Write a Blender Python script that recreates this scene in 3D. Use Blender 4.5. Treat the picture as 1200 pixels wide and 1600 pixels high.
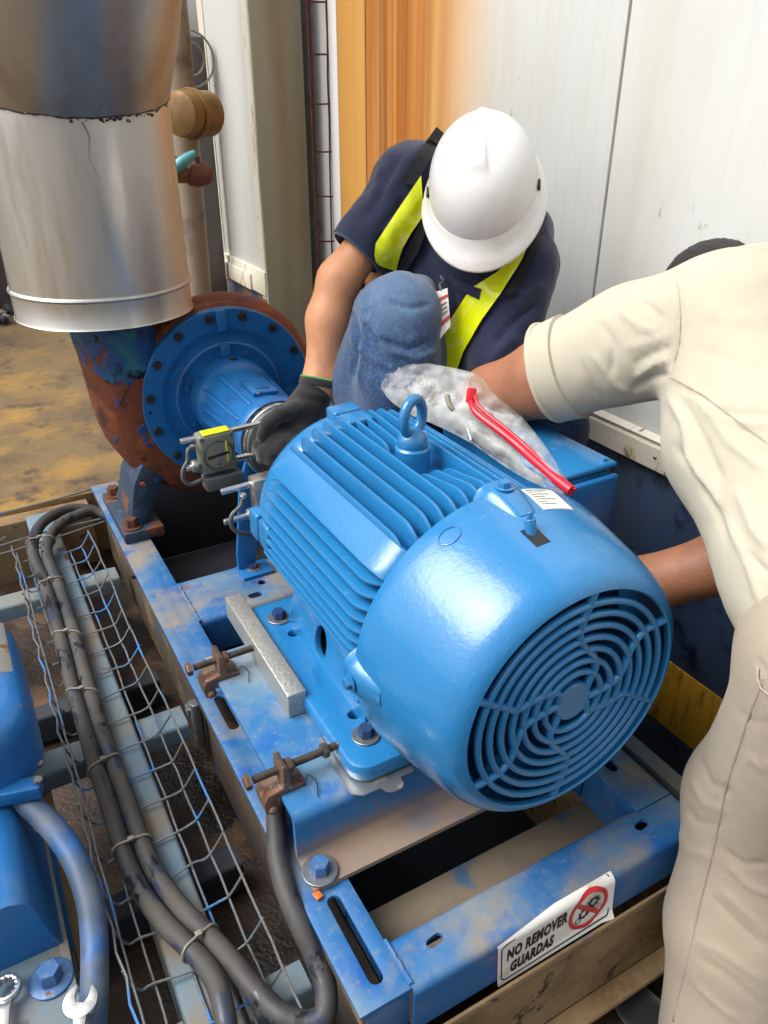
import bpy, bmesh, math, random
import numpy as np
from mathutils import Vector, Matrix, noise
from mathutils.bvhtree import BVHTree

for o in list(bpy.data.objects): bpy.data.objects.remove(o)
random.seed(7); np.random.seed(7)
scene = bpy.context.scene
COL = scene.collection
PI = math.pi

# ---------------------------------------------------------------- camera
CAM_H, F_PX, PITCH, YAW = 0.95, 1205.0, math.radians(28.5), math.radians(29.3)
cam_d = bpy.data.cameras.new('camera'); cam = bpy.data.objects.new('camera', cam_d); COL.objects.link(cam)
cam.location = (0, 0, CAM_H)
cam.rotation_euler = (PI/2-PITCH, 0, -YAW)
cam_d.sensor_fit = 'VERTICAL'; cam_d.sensor_height = 24; cam_d.lens = F_PX*24/1600
cam_d.clip_start = .02; cam_d.clip_end = 500
scene.camera = cam

# ---------------------------------------------------------------- world, sun, exposure
SUN_EL, SUN_AZ = math.radians(54), math.radians(-74)      # azimuth from +Y towards +X
SKY, SUN, SUN_ANG, EXPO = .11, 1.5, 44, .90
w = bpy.data.worlds.new('World'); scene.world = w; w.use_nodes = True
nt = w.node_tree; bg = nt.nodes['Background']
sky = nt.nodes.new('ShaderNodeTexSky'); sky.sky_type = 'NISHITA'; sky.sun_disc = False
sky.sun_elevation = SUN_EL; sky.sun_rotation = SUN_AZ; sky.air_density = 1.2; sky.dust_density = 6; sky.ozone_density = .6
hs = nt.nodes.new('ShaderNodeHueSaturation'); hs.inputs['Saturation'].default_value = .3
nt.links.new(sky.outputs[0], hs.inputs['Color']); nt.links.new(hs.outputs[0], bg.inputs['Color'])
bg.inputs['Strength'].default_value = SKY
sd = bpy.data.lights.new('sun', 'SUN'); so = bpy.data.objects.new('sun', sd); COL.objects.link(so)
sd.energy = SUN; sd.angle = math.radians(SUN_ANG); sd.color = (1, .975, .93)
sdir = Vector((math.sin(SUN_AZ)*math.cos(SUN_EL), math.cos(SUN_AZ)*math.cos(SUN_EL), math.sin(SUN_EL)))
so.rotation_euler = sdir.to_track_quat('Z', 'Y').to_euler(); so.location = (-2, 0, 5)
vs = scene.view_settings; vs.view_transform = 'Standard'; vs.look = 'None'; vs.exposure = EXPO; vs.gamma = 1
scene.render.engine = 'CYCLES'
scene.cycles.max_bounces = 6; scene.cycles.diffuse_bounces = 3; scene.cycles.glossy_bounces = 3; scene.cycles.transmission_bounces = 4; scene.cycles.transparent_max_bounces = 12

# ---------------------------------------------------------------- helpers
_hd = np.array([math.sin(YAW), math.cos(YAW), 0]); _rt = np.array([math.cos(YAW), -math.sin(YAW), 0]); _uz = np.array([0, 0, 1.])
_fw = _hd*math.cos(PITCH)-_uz*math.sin(PITCH); _up = _hd*math.sin(PITCH)+_uz*math.cos(PITCH); _C = np.array([0, 0, CAM_H])
def sight(u, v): return _fw*F_PX+_rt*(u-600)-_up*(v-800)
def Z(u, v, z=0):
    d = sight(u, v); return Vector(_C+(z-_C[2])/d[2]*d)
def X(u, v, x):
    d = sight(u, v); return Vector(_C+x/d[0]*d)
def Y(u, v, y):
    d = sight(u, v); return Vector(_C+y/d[1]*d)
def D(u, v, dep):
    return Vector(_C+sight(u, v)*(dep/F_PX))
def srgb(r, g, b):
    f = lambda c: (c/255/12.92) if c <= 10 else ((c/255+.055)/1.055)**2.4
    return (f(r), f(g), f(b), 1)

WL = {}
def place(o, parent, loc):
    COL.objects.link(o); WL[o.name] = Vector(loc); o.location = loc
    if parent is not None:
        o.parent = parent; o.matrix_parent_inverse = Matrix.Translation(-WL[parent.name])
    return o
def tag(o, label=None, cat=None, group=None, kind=None):
    if label: o['label'] = label
    if cat: o['category'] = cat
    if group: o['group'] = group
    if kind: o['kind'] = kind
    return o
def thing(name, loc, label, cat, group=None):
    o = bpy.data.objects.new(name, None); o.empty_display_size = .05
    place(o, None, loc); return tag(o, label, cat, group)
def mk(name, V, F, mat, parent=None, ang=35, recalc=True):
    V = [Vector(v) for v in V]
    lo = Vector([min(v[i] for v in V) for i in range(3)]); hi = Vector([max(v[i] for v in V) for i in range(3)])
    c = (lo+hi)/2
    me = bpy.data.meshes.new(name); me.from_pydata([tuple(v-c) for v in V], [], F)
    if recalc:
        bm = bmesh.new(); bm.from_mesh(me); bmesh.ops.recalc_face_normals(bm, faces=bm.faces); bm.to_mesh(me); bm.free()
    if ang:
        me.polygons.foreach_set('use_smooth', [True]*len(me.polygons)); me.set_sharp_from_angle(angle=math.radians(ang))
    me.materials.append(mat)
    o = bpy.data.objects.new(name, me)
    return place(o, parent, c)
def frame(o, e1, e2, n=None):
    o, e1, e2 = Vector(o), Vector(e1), Vector(e2); n = Vector(n) if n is not None else e1.cross(e2).normalized()
    return lambda a, b, c=0: o+e1*a+e2*b+n*c
def bm_mk(name, bm, mat, parent, ang=35):
    bmesh.ops.recalc_face_normals(bm, faces=bm.faces)
    bm.verts.index_update(); V = [v.co.copy() for v in bm.verts]; F = [[v.index for v in f.verts] for f in bm.faces]; bm.free()
    return mk(name, V, F, mat, parent, ang, recalc=False)
def box(name, lo, hi, mat, parent=None, bev=.002, rot=None, seg=2):
    lo, hi = Vector(lo), Vector(hi); c = (lo+hi)/2; s = hi-lo
    bm = bmesh.new(); bmesh.ops.create_cube(bm, size=1)
    for v in bm.verts: v.co = Vector((v.co.x*s.x, v.co.y*s.y, v.co.z*s.z))
    if bev: bmesh.ops.bevel(bm, geom=bm.edges[:], offset=min(bev, min(s)*.45), segments=seg, profile=.5, affect='EDGES')
    for v in bm.verts: v.co = (rot @ v.co if rot else v.co)+c
    return bm_mk(name, bm, mat, parent)
def obox(name, o, ax, half, mat, parent=None, bev=.002, seg=2):
    """oriented box: centre o, ax three unit vectors, half sizes"""
    bm = bmesh.new(); bmesh.ops.create_cube(bm, size=2)
    for v in bm.verts: v.co = Vector((v.co.x*half[0], v.co.y*half[1], v.co.z*half[2]))
    if bev: bmesh.ops.bevel(bm, geom=bm.edges[:], offset=min(bev, min(half)*.9), segments=seg, profile=.5, affect='EDGES')
    for v in bm.verts: v.co = Vector(o)+Vector(ax[0])*v.co.x+Vector(ax[1])*v.co.y+Vector(ax[2])*v.co.z
    return bm_mk(name, bm, mat, parent)
def perp(d):
    d = Vector(d).normalized(); a = Vector((0, 0, 1)) if abs(d.z) < .9 else Vector((1, 0, 0))
    e1 = d.cross(a).normalized(); return d, e1, d.cross(e1).normalized()
def lathe_geo(prof, o, axis, n=48, a0=0, a1=2*PI, e1=None, close=True):
    d, f1, f2 = perp(axis)
    if e1 is not None: f1 = Vector(e1).normalized(); f2 = d.cross(f1).normalized()
    o = Vector(o); V = []; F = []; full = abs(a1-a0-2*PI) < 1e-6; m = n if full else n+1
    for r, t in prof:
        for i in range(m):
            a = a0+(a1-a0)*i/n; V.append(o+d*t+(f1*math.cos(a)+f2*math.sin(a))*r)
    for j in range(len(prof)-1):
        for i in range(n):
            k = (i+1) % m if full else i+1
            F.append((j*m+i, j*m+k, (j+1)*m+k, (j+1)*m+i))
    if full and close:
        if prof[0][0] > 1e-6: F.append(tuple(range(m)))
        if prof[-1][0] > 1e-6: F.append(tuple((len(prof)-1)*m+i for i in range(m))[::-1])
    return V, F
def lathe(name, prof, o, axis, mat, parent=None, n=48, ang=35, **k):
    V, F = lathe_geo(prof, o, axis, n, **k); return mk(name, V, F, mat, parent, ang)
def cyl(name, p0, p1, r, mat, parent=None, n=24, bev=None, r1=None):
    p0, p1 = Vector(p0), Vector(p1); L = (p1-p0).length; r1 = r if r1 is None else r1; b = bev if bev is not None else min(r*.12, L*.2)
    return lathe(name, [(r-b, 0), (r, b), (r1, L-b), (r1-b, L)], p0, p1-p0, mat, parent, n)
def catmull(P, k=6, closed=False):
    P = [Vector(p) for p in P]; n = len(P); out = []
    if n < 3: return P
    for i in range(n if closed else n-1):
        g = lambda j: P[j % n] if closed else P[min(max(j, 0), n-1)]
        a, b, c, d = g(i-1), g(i), g(i+1), g(i+2)
        for s in range(k):
            t = s/k; out.append(.5*((2*b)+(c-a)*t+(2*a-5*b+4*c-d)*t*t+(3*b-a-3*c+d)*t**3))
    if not closed: out.append(P[-1])
    return out
def tube_geo(P, r, n=10, closed=False, rf=None):
    P = [Vector(p) for p in P]; m = len(P); V = []; F = []
    T = []
    for i in range(m):
        a = P[(i-1) % m] if closed or i > 0 else P[i]; b = P[(i+1) % m] if closed or i < m-1 else P[i]
        t = (b-a); T.append(t.normalized() if t.length > 1e-9 else Vector((0, 0, 1)))
    d, e1, e2 = perp(T[0])
    for i in range(m):
        e1 = (e1-T[i]*e1.dot(T[i])).normalized(); e2 = T[i].cross(e1)
        rr = rf(i/(m-1)) if rf else r
        for k in range(n):
            a = 2*PI*k/n; V.append(P[i]+(e1*math.cos(a)+e2*math.sin(a))*rr)
    for i in range(m if closed else m-1):
        j = (i+1) % m
        for k in range(n):
            F.append((i*n+k, i*n+(k+1) % n, j*n+(k+1) % n, j*n+k))
    if not closed:
        F.append(tuple(range(n))[::-1]); F.append(tuple((m-1)*n+k for k in range(n)))
    return V, F
def tube(name, P, r, mat, parent=None, n=10, closed=False, sm=0, rf=None, ang=50):
    if sm: P = catmull(P, sm, closed)
    V, F = tube_geo(P, r, n, closed, rf); return mk(name, V, F, mat, parent, ang)
def join_geo(parts):
    V = []; F = []
    for v, f in parts:
        b = len(V); V += list(v); F += [tuple(i+b for i in q) for q in f]
    return V, F
def plate(name, outer, holes, fr, th, mat, parent=None, bev=0, ang=35):
    """flat plate: loops in (a,b) coordinates of frame fr, thickness along n from 0 to th"""
    bm = bmesh.new(); loops = [outer]+list(holes); E = []
    for L in loops:
        vs_ = [bm.verts.new((p[0], p[1], 0)) for p in L]
        for i in range(len(vs_)): E.append(bm.edges.new((vs_[i], vs_[(i+1) % len(vs_)])))
    bmesh.ops.triangle_fill(bm, use_beauty=True, use_dissolve=False, edges=E)
    bm.verts.index_update(); n = len(bm.verts)
    V2 = [v.co.copy() for v in bm.verts]; T = [[v.index for v in f.verts] for f in bm.faces]; bm.free()
    V = [fr(v.x, v.y, 0) for v in V2]+[fr(v.x, v.y, th) for v in V2]
    F = [tuple(t) for t in T]+[tuple(i+n for i in t[::-1]) for t in T]
    b = 0
    for L in loops:
        m = len(L)
        for i in range(m): F.append((b+i, b+(i+1) % m, b+(i+1) % m+n, b+i+n))
        b += m
    bm = bmesh.new(); vv = [bm.verts.new(v) for v in V]
    for f in F:
        try: bm.faces.new([vv[i] for i in f])
        except ValueError: pass
    bmesh.ops.recalc_face_normals(bm, faces=bm.faces)
    if bev:
        es = [e for e in bm.edges if len(e.link_faces) == 2 and e.calc_face_angle(0) > 1.0]
        bmesh.ops.bevel(bm, geom=es, offset=bev, segments=2, profile=.5, affect='EDGES')
    return bm_mk(name, bm, mat, parent, ang)
def circ(cx, cy, r, n=20, ry=None): return [(cx+r*math.cos(2*PI*i/n), cy+(ry or r)*math.sin(2*PI*i/n)) for i in range(n)]
def slot(x0, y0, x1, y1, r, n=8):
    a = math.atan2(y1-y0, x1-x0); out = []
    for i in range(n+1): t = a-PI/2+PI*i/n; out.append((x1+r*math.cos(t), y1+r*math.sin(t)))
    for i in range(n+1): t = a+PI/2+PI*i/n; out.append((x0+r*math.cos(t), y0+r*math.sin(t)))
    return out
def rrect(x0, y0, x1, y1, r, n=5):
    out = []
    for cx, cy, a in ((x1-r, y0+r, -PI/2), (x1-r, y1-r, 0), (x0+r, y1-r, PI/2), (x0+r, y0+r, PI)):
        for i in range(n+1): t = a+PI/2*i/n; out.append((cx+r*math.cos(t), cy+r*math.sin(t)))
    return out
def sweep_profile(name, prof, fr, L, mat, parent=None, th=.006, ang=30):
    """sheet-metal profile [(a,b)..] with thickness, extruded along n of frame by L (list of fractions allowed)"""
    n = len(prof); P = [Vector((p[0], p[1])) for p in prof]; off = []
    for i in range(n):
        a = P[max(i-1, 0)]; b = P[min(i+1, n-1)]; t = (b-a).normalized(); off.append(P[i]+Vector((-t.y, t.x))*th)
    ring = P+off[::-1]; m = len(ring)
    V = [fr(p.x, p.y, 0) for p in ring]+[fr(p.x, p.y, L) for p in ring]
    F = [(i, (i+1) % m, (i+1) % m+m, i+m) for i in range(m)]
    for i in range(n-1):
        F.append((i, i+1, m-2-i, m-1-i)); F.append((i+m, i+1+m, m-2-i+m, m-1-i+m))
    return mk(name, V, F, mat, parent, ang)
def arc2(cx, cy, r, a0, a1, n=6): return [(cx+r*math.cos(a0+(a1-a0)*i/n), cy+r*math.sin(a0+(a1-a0)*i/n)) for i in range(n+1)]

def bolt(name, p, axis, r, h, mat, parent, washer=None, wm=None, hole_rot=0.3, stud=0, wr=1.75):
    """hex head (chamfered) with optional washer as a child"""
    d, e1, e2 = perp(axis); p = Vector(p); V = []; F = []
    wt = washer or 0
    prof = [(1, 0), (1, .72), (.88, 1.0)]
    for s, t in prof:
        for i in range(6):
            a = hole_rot+PI/3*i; V.append(p+d*(wt+h*t)+(e1*math.cos(a)+e2*math.sin(a))*r*s)
    for j in range(2):
        for i in range(6): F.append((j*6+i, j*6+(i+1) % 6, (j+1)*6+(i+1) % 6, (j+1)*6+i))
    F.append(tuple(range(12, 18))); F.append(tuple(range(6))[::-1])
    if stud:
        g = lathe_geo([(r*.5, wt+h*.9), (r*.5, wt+h+stud*.8), (r*.4, wt+h+stud)], p, d, 12); V, F = join_geo([(V, F), g])
    b = mk(name, V, F, mat, parent, 25)
    if washer:
        lathe('washer', [(r*1.02, 0), (r*wr*.96, 0), (r*wr, wt*.3), (r*wr, wt*.8), (r*wr*.96, wt), (r*.9, wt)], p, d, wm or mat, b, 24, close=False)
    return b

# ---------------------------------------------------------------- materials
def new_mat(name):
    m = bpy.data.materials.new(name); m.use_nodes = True; t = m.node_tree
    return m, t, t.nodes['Principled BSDF']
def node(t, ty, **k):
    n = t.nodes.new(ty)
    for a, b in k.items():
        if a.startswith('_'): setattr(n, a[1:], b)
        else: n.inputs[a.replace('__', ' ')].default_value = b
    return n
def M(name, base, rough=.5, metal=0., layers=(), bump=None, coat=0., spec=.5, stretch=None, var=.08, vscale=6., dust=None, bump2=None):
    """principled paint/metal with noise-shaped stains. layers: (colour, scale, lo, hi, rough, metal, stretch, detail, opts)"""
    m, t, b = new_mat(name); L = t.links.new
    geo = node(t, 'ShaderNodeNewGeometry'); pos = geo.outputs['Position']
    def mapped(st, off=(0, 0, 0)):
        mp = node(t, 'ShaderNodeMapping'); L(pos, mp.inputs['Vector']); mp.inputs['Scale'].default_value = st or (1, 1, 1); mp.inputs['Location'].default_value = off; return mp.outputs[0]
    nz = node(t, 'ShaderNodeTexNoise', Scale=vscale, Detail=3., Roughness=.6); L(mapped(stretch), nz.inputs['Vector'])
    c0 = node(t, 'ShaderNodeMix', _data_type='RGBA'); L(nz.outputs['Fac'], c0.inputs['Factor'])
    c0.inputs['A'].default_value = tuple(x*(1-var) for x in base[:3])+(1,); c0.inputs['B'].default_value = tuple(min(1, x*(1+var)) for x in base[:3])+(1,)
    col = c0.outputs['Result']; rg = None; mt = None
    rv = node(t, 'ShaderNodeValue'); rv.outputs[0].default_value = rough; rg = rv.outputs[0]
    mv = node(t, 'ShaderNodeValue'); mv.outputs[0].default_value = metal; mt = mv.outputs[0]
    hgt = None
    for i, ly in enumerate(layers):
        lc, sc, lo, hi, lr, lm = ly[:6]; st = ly[6] if len(ly) > 6 else None; det = ly[7] if len(ly) > 7 else 4.; opt = ly[8] if len(ly) > 8 else {}
        n2 = node(t, 'ShaderNodeTexNoise', Scale=sc, Detail=min(det, 5.), Roughness=opt.get('nr', .62)); L(mapped(st, (i*3.7+1, i*1.3, i*2.1)), n2.inputs['Vector'])
        rp = node(t, 'ShaderNodeMapRange'); L(n2.outputs['Fac'], rp.inputs['Value']); rp.inputs['From Min'].default_value = lo; rp.inputs['From Max'].default_value = hi
        fac = rp.outputs[0]
        if 'up' in opt:      # settles on faces that look up
            sx = node(t, 'ShaderNodeSeparateXYZ'); L(geo.outputs['Normal'], sx.inputs[0])
            r2 = node(t, 'ShaderNodeMapRange'); L(sx.outputs['Z'], r2.inputs['Value']); r2.inputs['From Min'].default_value = opt['up'][0]; r2.inputs['From Max'].default_value = opt['up'][1]
            mu = node(t, 'ShaderNodeMath', _operation='MULTIPLY'); L(fac, mu.inputs[0]); L(r2.outputs[0], mu.inputs[1]); fac = mu.outputs[0]
        for axn in 'XYZ':
            if axn in opt:   # limited to a stretch of the place along an axis
                sx = node(t, 'ShaderNodeSeparateXYZ'); L(pos, sx.inputs[0])
                r2 = node(t, 'ShaderNodeMapRange'); r2.interpolation_type = 'SMOOTHSTEP'; L(sx.outputs[axn], r2.inputs['Value']); r2.inputs['From Min'].default_value = opt[axn][0]; r2.inputs['From Max'].default_value = opt[axn][1]
                mu = node(t, 'ShaderNodeMath', _operation='MULTIPLY'); L(fac, mu.inputs[0]); L(r2.outputs[0], mu.inputs[1]); fac = mu.outputs[0]
        if 'amt' in opt:
            mu = node(t, 'ShaderNodeMath', _operation='MULTIPLY'); L(fac, mu.inputs[0]); mu.inputs[1].default_value = opt['amt']; fac = mu.outputs[0]
        mx = node(t, 'ShaderNodeMix', _data_type='RGBA'); L(fac, mx.inputs['Factor']); L(col, mx.inputs['A']); mx.inputs['B'].default_value = lc; col = mx.outputs['Result']
        m2 = node(t, 'ShaderNodeMix', _data_type='FLOAT'); L(fac, m2.inputs['Factor']); L(rg, m2.inputs['A']); m2.inputs['B'].default_value = lr; rg = m2.outputs['Result']
        m3 = node(t, 'ShaderNodeMix', _data_type='FLOAT'); L(fac, m3.inputs['Factor']); L(mt, m3.inputs['A']); m3.inputs['B'].default_value = lm; mt = m3.outputs['Result']
        if opt.get('h'):
            mu = node(t, 'ShaderNodeMath', _operation='MULTIPLY'); L(fac, mu.inputs[0]); mu.inputs[1].default_value = opt['h']
            if hgt is None: hgt = mu.outputs[0]
            else:
                ad = node(t, 'ShaderNodeMath', _operation='ADD'); L(hgt, ad.inputs[0]); L(mu.outputs[0], ad.inputs[1]); hgt = ad.outputs[0]
    L(col, b.inputs['Base Color']); L(rg, b.inputs['Roughness']); L(mt, b.inputs['Metallic'])
    b.inputs['Coat Weight'].default_value = coat; b.inputs['Coat Roughness'].default_value = .12; b.inputs['Specular IOR Level'].default_value = spec
    prev = None
    for bb in (bump, bump2):
        if bb:
            n3 = node(t, 'ShaderNodeTexNoise', Scale=bb[0], Detail=bb[3] if len(bb) > 3 else 3., Roughness=.55); L(mapped(bb[2] if len(bb) > 2 else None), n3.inputs['Vector'])
            bp = node(t, 'ShaderNodeBump', Strength=bb[1], Distance=.002); L(n3.outputs['Fac'], bp.inputs['Height'])
            if prev: L(prev, bp.inputs['Normal'])
            prev = bp.outputs[0]
    if hgt is not None:
        bp = node(t, 'ShaderNodeBump', Strength=.8, Distance=.0025); L(hgt, bp.inputs['Height'])
        if prev: L(prev, bp.inputs['Normal'])
        prev = bp.outputs[0]
    if prev: L(prev, b.inputs['Normal'])
    return m

DUST = srgb(150, 128, 100); RUST = srgb(120, 66, 40)
MBLUE = (.017, .168, .40, 1)
m_motor = M('motor_blue_paint', MBLUE, .24, layers=[(srgb(120, 150, 170), 30, .62, .8, .6, 0, None, 6, {'up': (.2, 1), 'amt': .3}), (srgb(30, 60, 90), 160, .70, .75, .6, 0, None, 3, {'amt': .6}), (srgb(170, 190, 200), 230, .73, .77, .6, 0, None, 2, {'amt': .5}), (srgb(40, 80, 110), 5, .55, .8, .45, 0, None, 5, {'amt': .35})], bump=(170, .22), bump2=(26, .34), var=.06, coat=.4)
m_pump = M('pump_blue_paint', (.014, .14, .39, 1), .36, layers=[(srgb(25, 60, 110), 12, .58, .8, .5, 0), (srgb(120, 140, 150), 70, .68, .75, .6, 0, None, 4, {'amt': .5})], bump=(110, .22), bump2=(16, .3), var=.12)
m_base = M('worn_blue_paint', (.018, .118, .31, 1), .5, layers=[
    (srgb(112, 132, 138), 8, .42, .68, .7, 0, None, 8, {'up': (.3, .9), 'amt': .68}),
    (srgb(140, 124, 92), 6, .48, .64, .8, 0, None, 8, {'up': (-.8, .8), 'amt': .72}),
    (srgb(18, 84, 158), 14, .53, .66, .45, 0, None, 6, {'amt': .85}), (srgb(150, 140, 110), 90, .56, .70, .8, 0, None, 5, {'up': (.5, .95), 'amt': .3}),
    (srgb(112, 74, 44), 12, .66, .74, .85, 0, None, 8, {'amt': .7})], bump=(60, .25), var=.12)
m_ped = M('pedestal_blue_paint', (.022, .145, .34, 1), .45, layers=[
    (srgb(110, 134, 142), 7, .42, .66, .65, 0, None, 8, {'up': (.4, .9), 'amt': .68}),
    (srgb(150, 138, 122), 5, .50, .66, .8, 0, None, 8, {'up': (.2, .9), 'amt': .7}),
    (srgb(22, 92, 166), 12, .53, .66, .4, 0, None, 6, {'amt': .8}), (srgb(160, 150, 122), 100, .56, .70, .8, 0, None, 5, {'up': (.5, .95), 'amt': .3}),
    (srgb(150, 92, 58), 7, .64, .72, .85, 0, None, 8, {'amt': .7}),
    (srgb(136, 112, 84), 3, .3, .5, .85, 0, None, 6, {'Z': (.055, .008), 'amt': .85})], bump=(60, .2), var=.1)
m_lower = M('dusty_beige_paint', srgb(134, 112, 80), .8, layers=[(srgb(104, 80, 52), 7, .46, .7, .85, 0, None, 5), (srgb(52, 42, 32), 22, .62, .66, .7, 0, None, 4), (srgb(150, 130, 98), 60, .5, .7, .9, 0, None, 4, {'amt': .5}), (srgb(84, 92, 100), 7, .6, .75, .8, 0)], bump=(40, .3), var=.15)
m_sub = M('grey_blue_steel', srgb(100, 122, 134), .65, layers=[(srgb(70, 106, 136), 5, .56, .68, .55, 0, None, 7, {'amt': .8}), (srgb(126, 112, 94), 5, .46, .64, .85, 0, None, 8), (srgb(88, 56, 38), 16, .64, .7, .85, 0)], bump=(50, .25), var=.12)
m_brown = M('rusty_brown_steel', srgb(86, 62, 48), .85, layers=[(srgb(120, 66, 40), 18, .5, .66, .9, 0), (srgb(44, 34, 30), 9, .52, .64, .8, 0), (srgb(128, 112, 92), 7, .56, .7, .85, 0, None, 6, {'up': (.3, .9)})], bump=(90, .6), var=.2)
m_bracket = M('rusted_bare_steel', srgb(118, 98, 86), .5, .6, layers=[(srgb(120, 66, 38), 40, .5, .64, .8, 0), (srgb(86, 66, 58), 25, .55, .7, .7, .2), (srgb(176, 158, 146), 60, .6, .7, .45, .6)], bump=(180, .4), var=.15)
m_side = M('grimy_side_steel', srgb(74, 64, 54), .8, layers=[(srgb(60, 48, 38), 8, .46, .66, .85, 0, None, 6), (srgb(124, 100, 66), 7, .54, .68, .85, 0, None, 6), (srgb(54, 80, 112), 9, .60, .68, .6, 0, None, 5)], bump=(60, .5), var=.2)
m_inner = M('dusty_grey_steel', srgb(112, 100, 86), .85, layers=[(srgb(84, 74, 62), 6, .5, .7, .9, 0, None, 6), (srgb(60, 86, 112), 9, .62, .7, .6, 0)], bump=(60, .4), var=.15)
m_bolt = M('dull_bolt_steel', srgb(132, 136, 140), .42, .8, layers=[(srgb(98, 78, 62), 60, .55, .7, .75, .2)], bump=(200, .2))
m_blackbolt = M('black_bolt', srgb(48, 46, 46), .5, .3, layers=[(srgb(84, 60, 46), 60, .58, .72, .8, 0)], bump=(220, .4))
m_bluebolt = M('blue_painted_bolt', srgb(60, 100, 150), .42, .1, layers=[(srgb(120, 130, 140), 70, .55, .68, .5, .3), (srgb(110, 70, 46), 50, .64, .7, .8, 0)], bump=(150, .3))
m_navybolt = M('dark_blue_bolt', srgb(36, 60, 100), .45, .1, layers=[(srgb(120, 100, 90), 90, .62, .7, .7, .2)], bump=(150, .3))
m_rustbolt = M('rusty_bolt', srgb(94, 54, 36), .85, .1, layers=[(srgb(50, 36, 30), 50, .5, .66, .85, 0)], bump=(220, .8))
m_chrome = M('bright_rod_steel', srgb(205, 205, 205), .22, 1., bump=(200, .05), var=.03)
m_alu = M('aluminium_bar', srgb(180, 180, 174), .42, .7, layers=[(srgb(146, 144, 134), 20, .5, .72, .6, .5), (srgb(206, 202, 190), 90, .6, .7, .35, .7), (srgb(100, 90, 74), 130, .68, .72, .7, 0)], bump=(150, .7), var=.08)
m_thread = M('threaded_rod', srgb(112, 108, 102), .45, .8, layers=[(srgb(96, 70, 50), 60, .52, .68, .75, .2)])
m_steelduct = M('stainless_cladding', srgb(192, 190, 186), .52, 1., layers=[(srgb(184, 172, 154), 2.2, .48, .8, .45, 1, (4, 4, .5), 4, {'amt': .7}), (srgb(206, 204, 200), 6, .5, .7, .24, 1, (3, 3, .4)), (srgb(150, 136, 112), 30, .68, .76, .55, .7, (1, 1, .5), 4, {'amt': .6})], bump=(3, .15, (3, 3, .3)), bump2=(120, .04), var=.08, vscale=3, stretch=(4, 4, .5))
m_elbow = M('stainless_elbow', srgb(176, 176, 175), .42, 1., layers=[(srgb(140, 132, 126), 3, .46, .75, .42, 1, (2, 2, 1)), (srgb(120, 112, 104), 14, .62, .74, .5, .9)], bump=(5, .3), bump2=(150, .05), var=.1)
m_sealant = M('black_sealant', srgb(44, 38, 32), .8, layers=[(srgb(150, 140, 120), 60, .58, .66, .8, 0)], bump=(90, 1.), var=.3)
m_volute = M('rusted_volute', srgb(112, 58, 36), .82, layers=[(srgb(150, 82, 40), 9, .54, .68, .85, 0), (srgb(64, 36, 28), 11, .53, .66, .8, 0, None, 8), (srgb(24, 70, 124), 5, .62, .65, .5, 0, None, 7, {'h': .8}), (srgb(20, 30, 44), 20, .62, .68, .6, 0)], bump=(70, .6), bump2=(18, .8), var=.2)
m_volblue = M('chipped_pump_paint', srgb(30, 74, 124), .5, layers=[(srgb(40, 110, 120), 14, .52, .64, .5, 0), (srgb(112, 58, 36), 6, .52, .56, .85, 0, None, 7, {'h': -.8}), (srgb(18, 30, 46), 24, .58, .66, .6, 0), (srgb(40, 150, 140), 40, .66, .7, .5, 0)], bump=(60, .6), bump2=(16, .8), var=.2)
m_foot = M('chipped_pump_foot_paint', srgb(36, 54, 74), .6, layers=[(srgb(34, 96, 160), 14, .58, .64, .45, 0, None, 5), (srgb(104, 60, 38), 12, .56, .64, .85, 0), (srgb(60, 130, 116), 50, .66, .70, .5, 0), (srgb(56, 48, 40), 7, .54, .68, .8, 0)], bump=(70, .9), var=.2)
m_cable = M('black_cable_rubber', srgb(50, 50, 52), .55, layers=[(srgb(78, 74, 68), 7, .42, .72, .85, 0, (1, 1, 1), 8), (srgb(40, 50, 72), 20, .57, .60, .35, 0, (1, .5, 1), 5, {'amt': .8}), (srgb(26, 28, 34), 24, .60, .62, .3, 0, (1, .45, 1))], bump=(60, .4), var=.15)
m_hose = M('blue_dusted_hose', srgb(58, 78, 100), .55, layers=[(srgb(36, 92, 160), 7, .5, .64, .45, 0), (srgb(104, 104, 102), 5, .52, .68, .8, 0)], bump=(60, .3), var=.15)
m_wire = M('galvanised_tray_wire', srgb(122, 127, 130), .45, .6, layers=[(srgb(60, 120, 180), 9, .54, .6, .45, 0), (srgb(96, 80, 66), 20, .55, .68, .75, .1)], bump=(150, .3))
m_rebar = M('rusty_mesh_wire', srgb(86, 48, 40), .85, layers=[(srgb(56, 34, 30), 30, .5, .66, .85, 0)], bump=(200, .6))
m_tie = M('grey_cable_tie', srgb(128, 120, 108), .6, var=.1)
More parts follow.
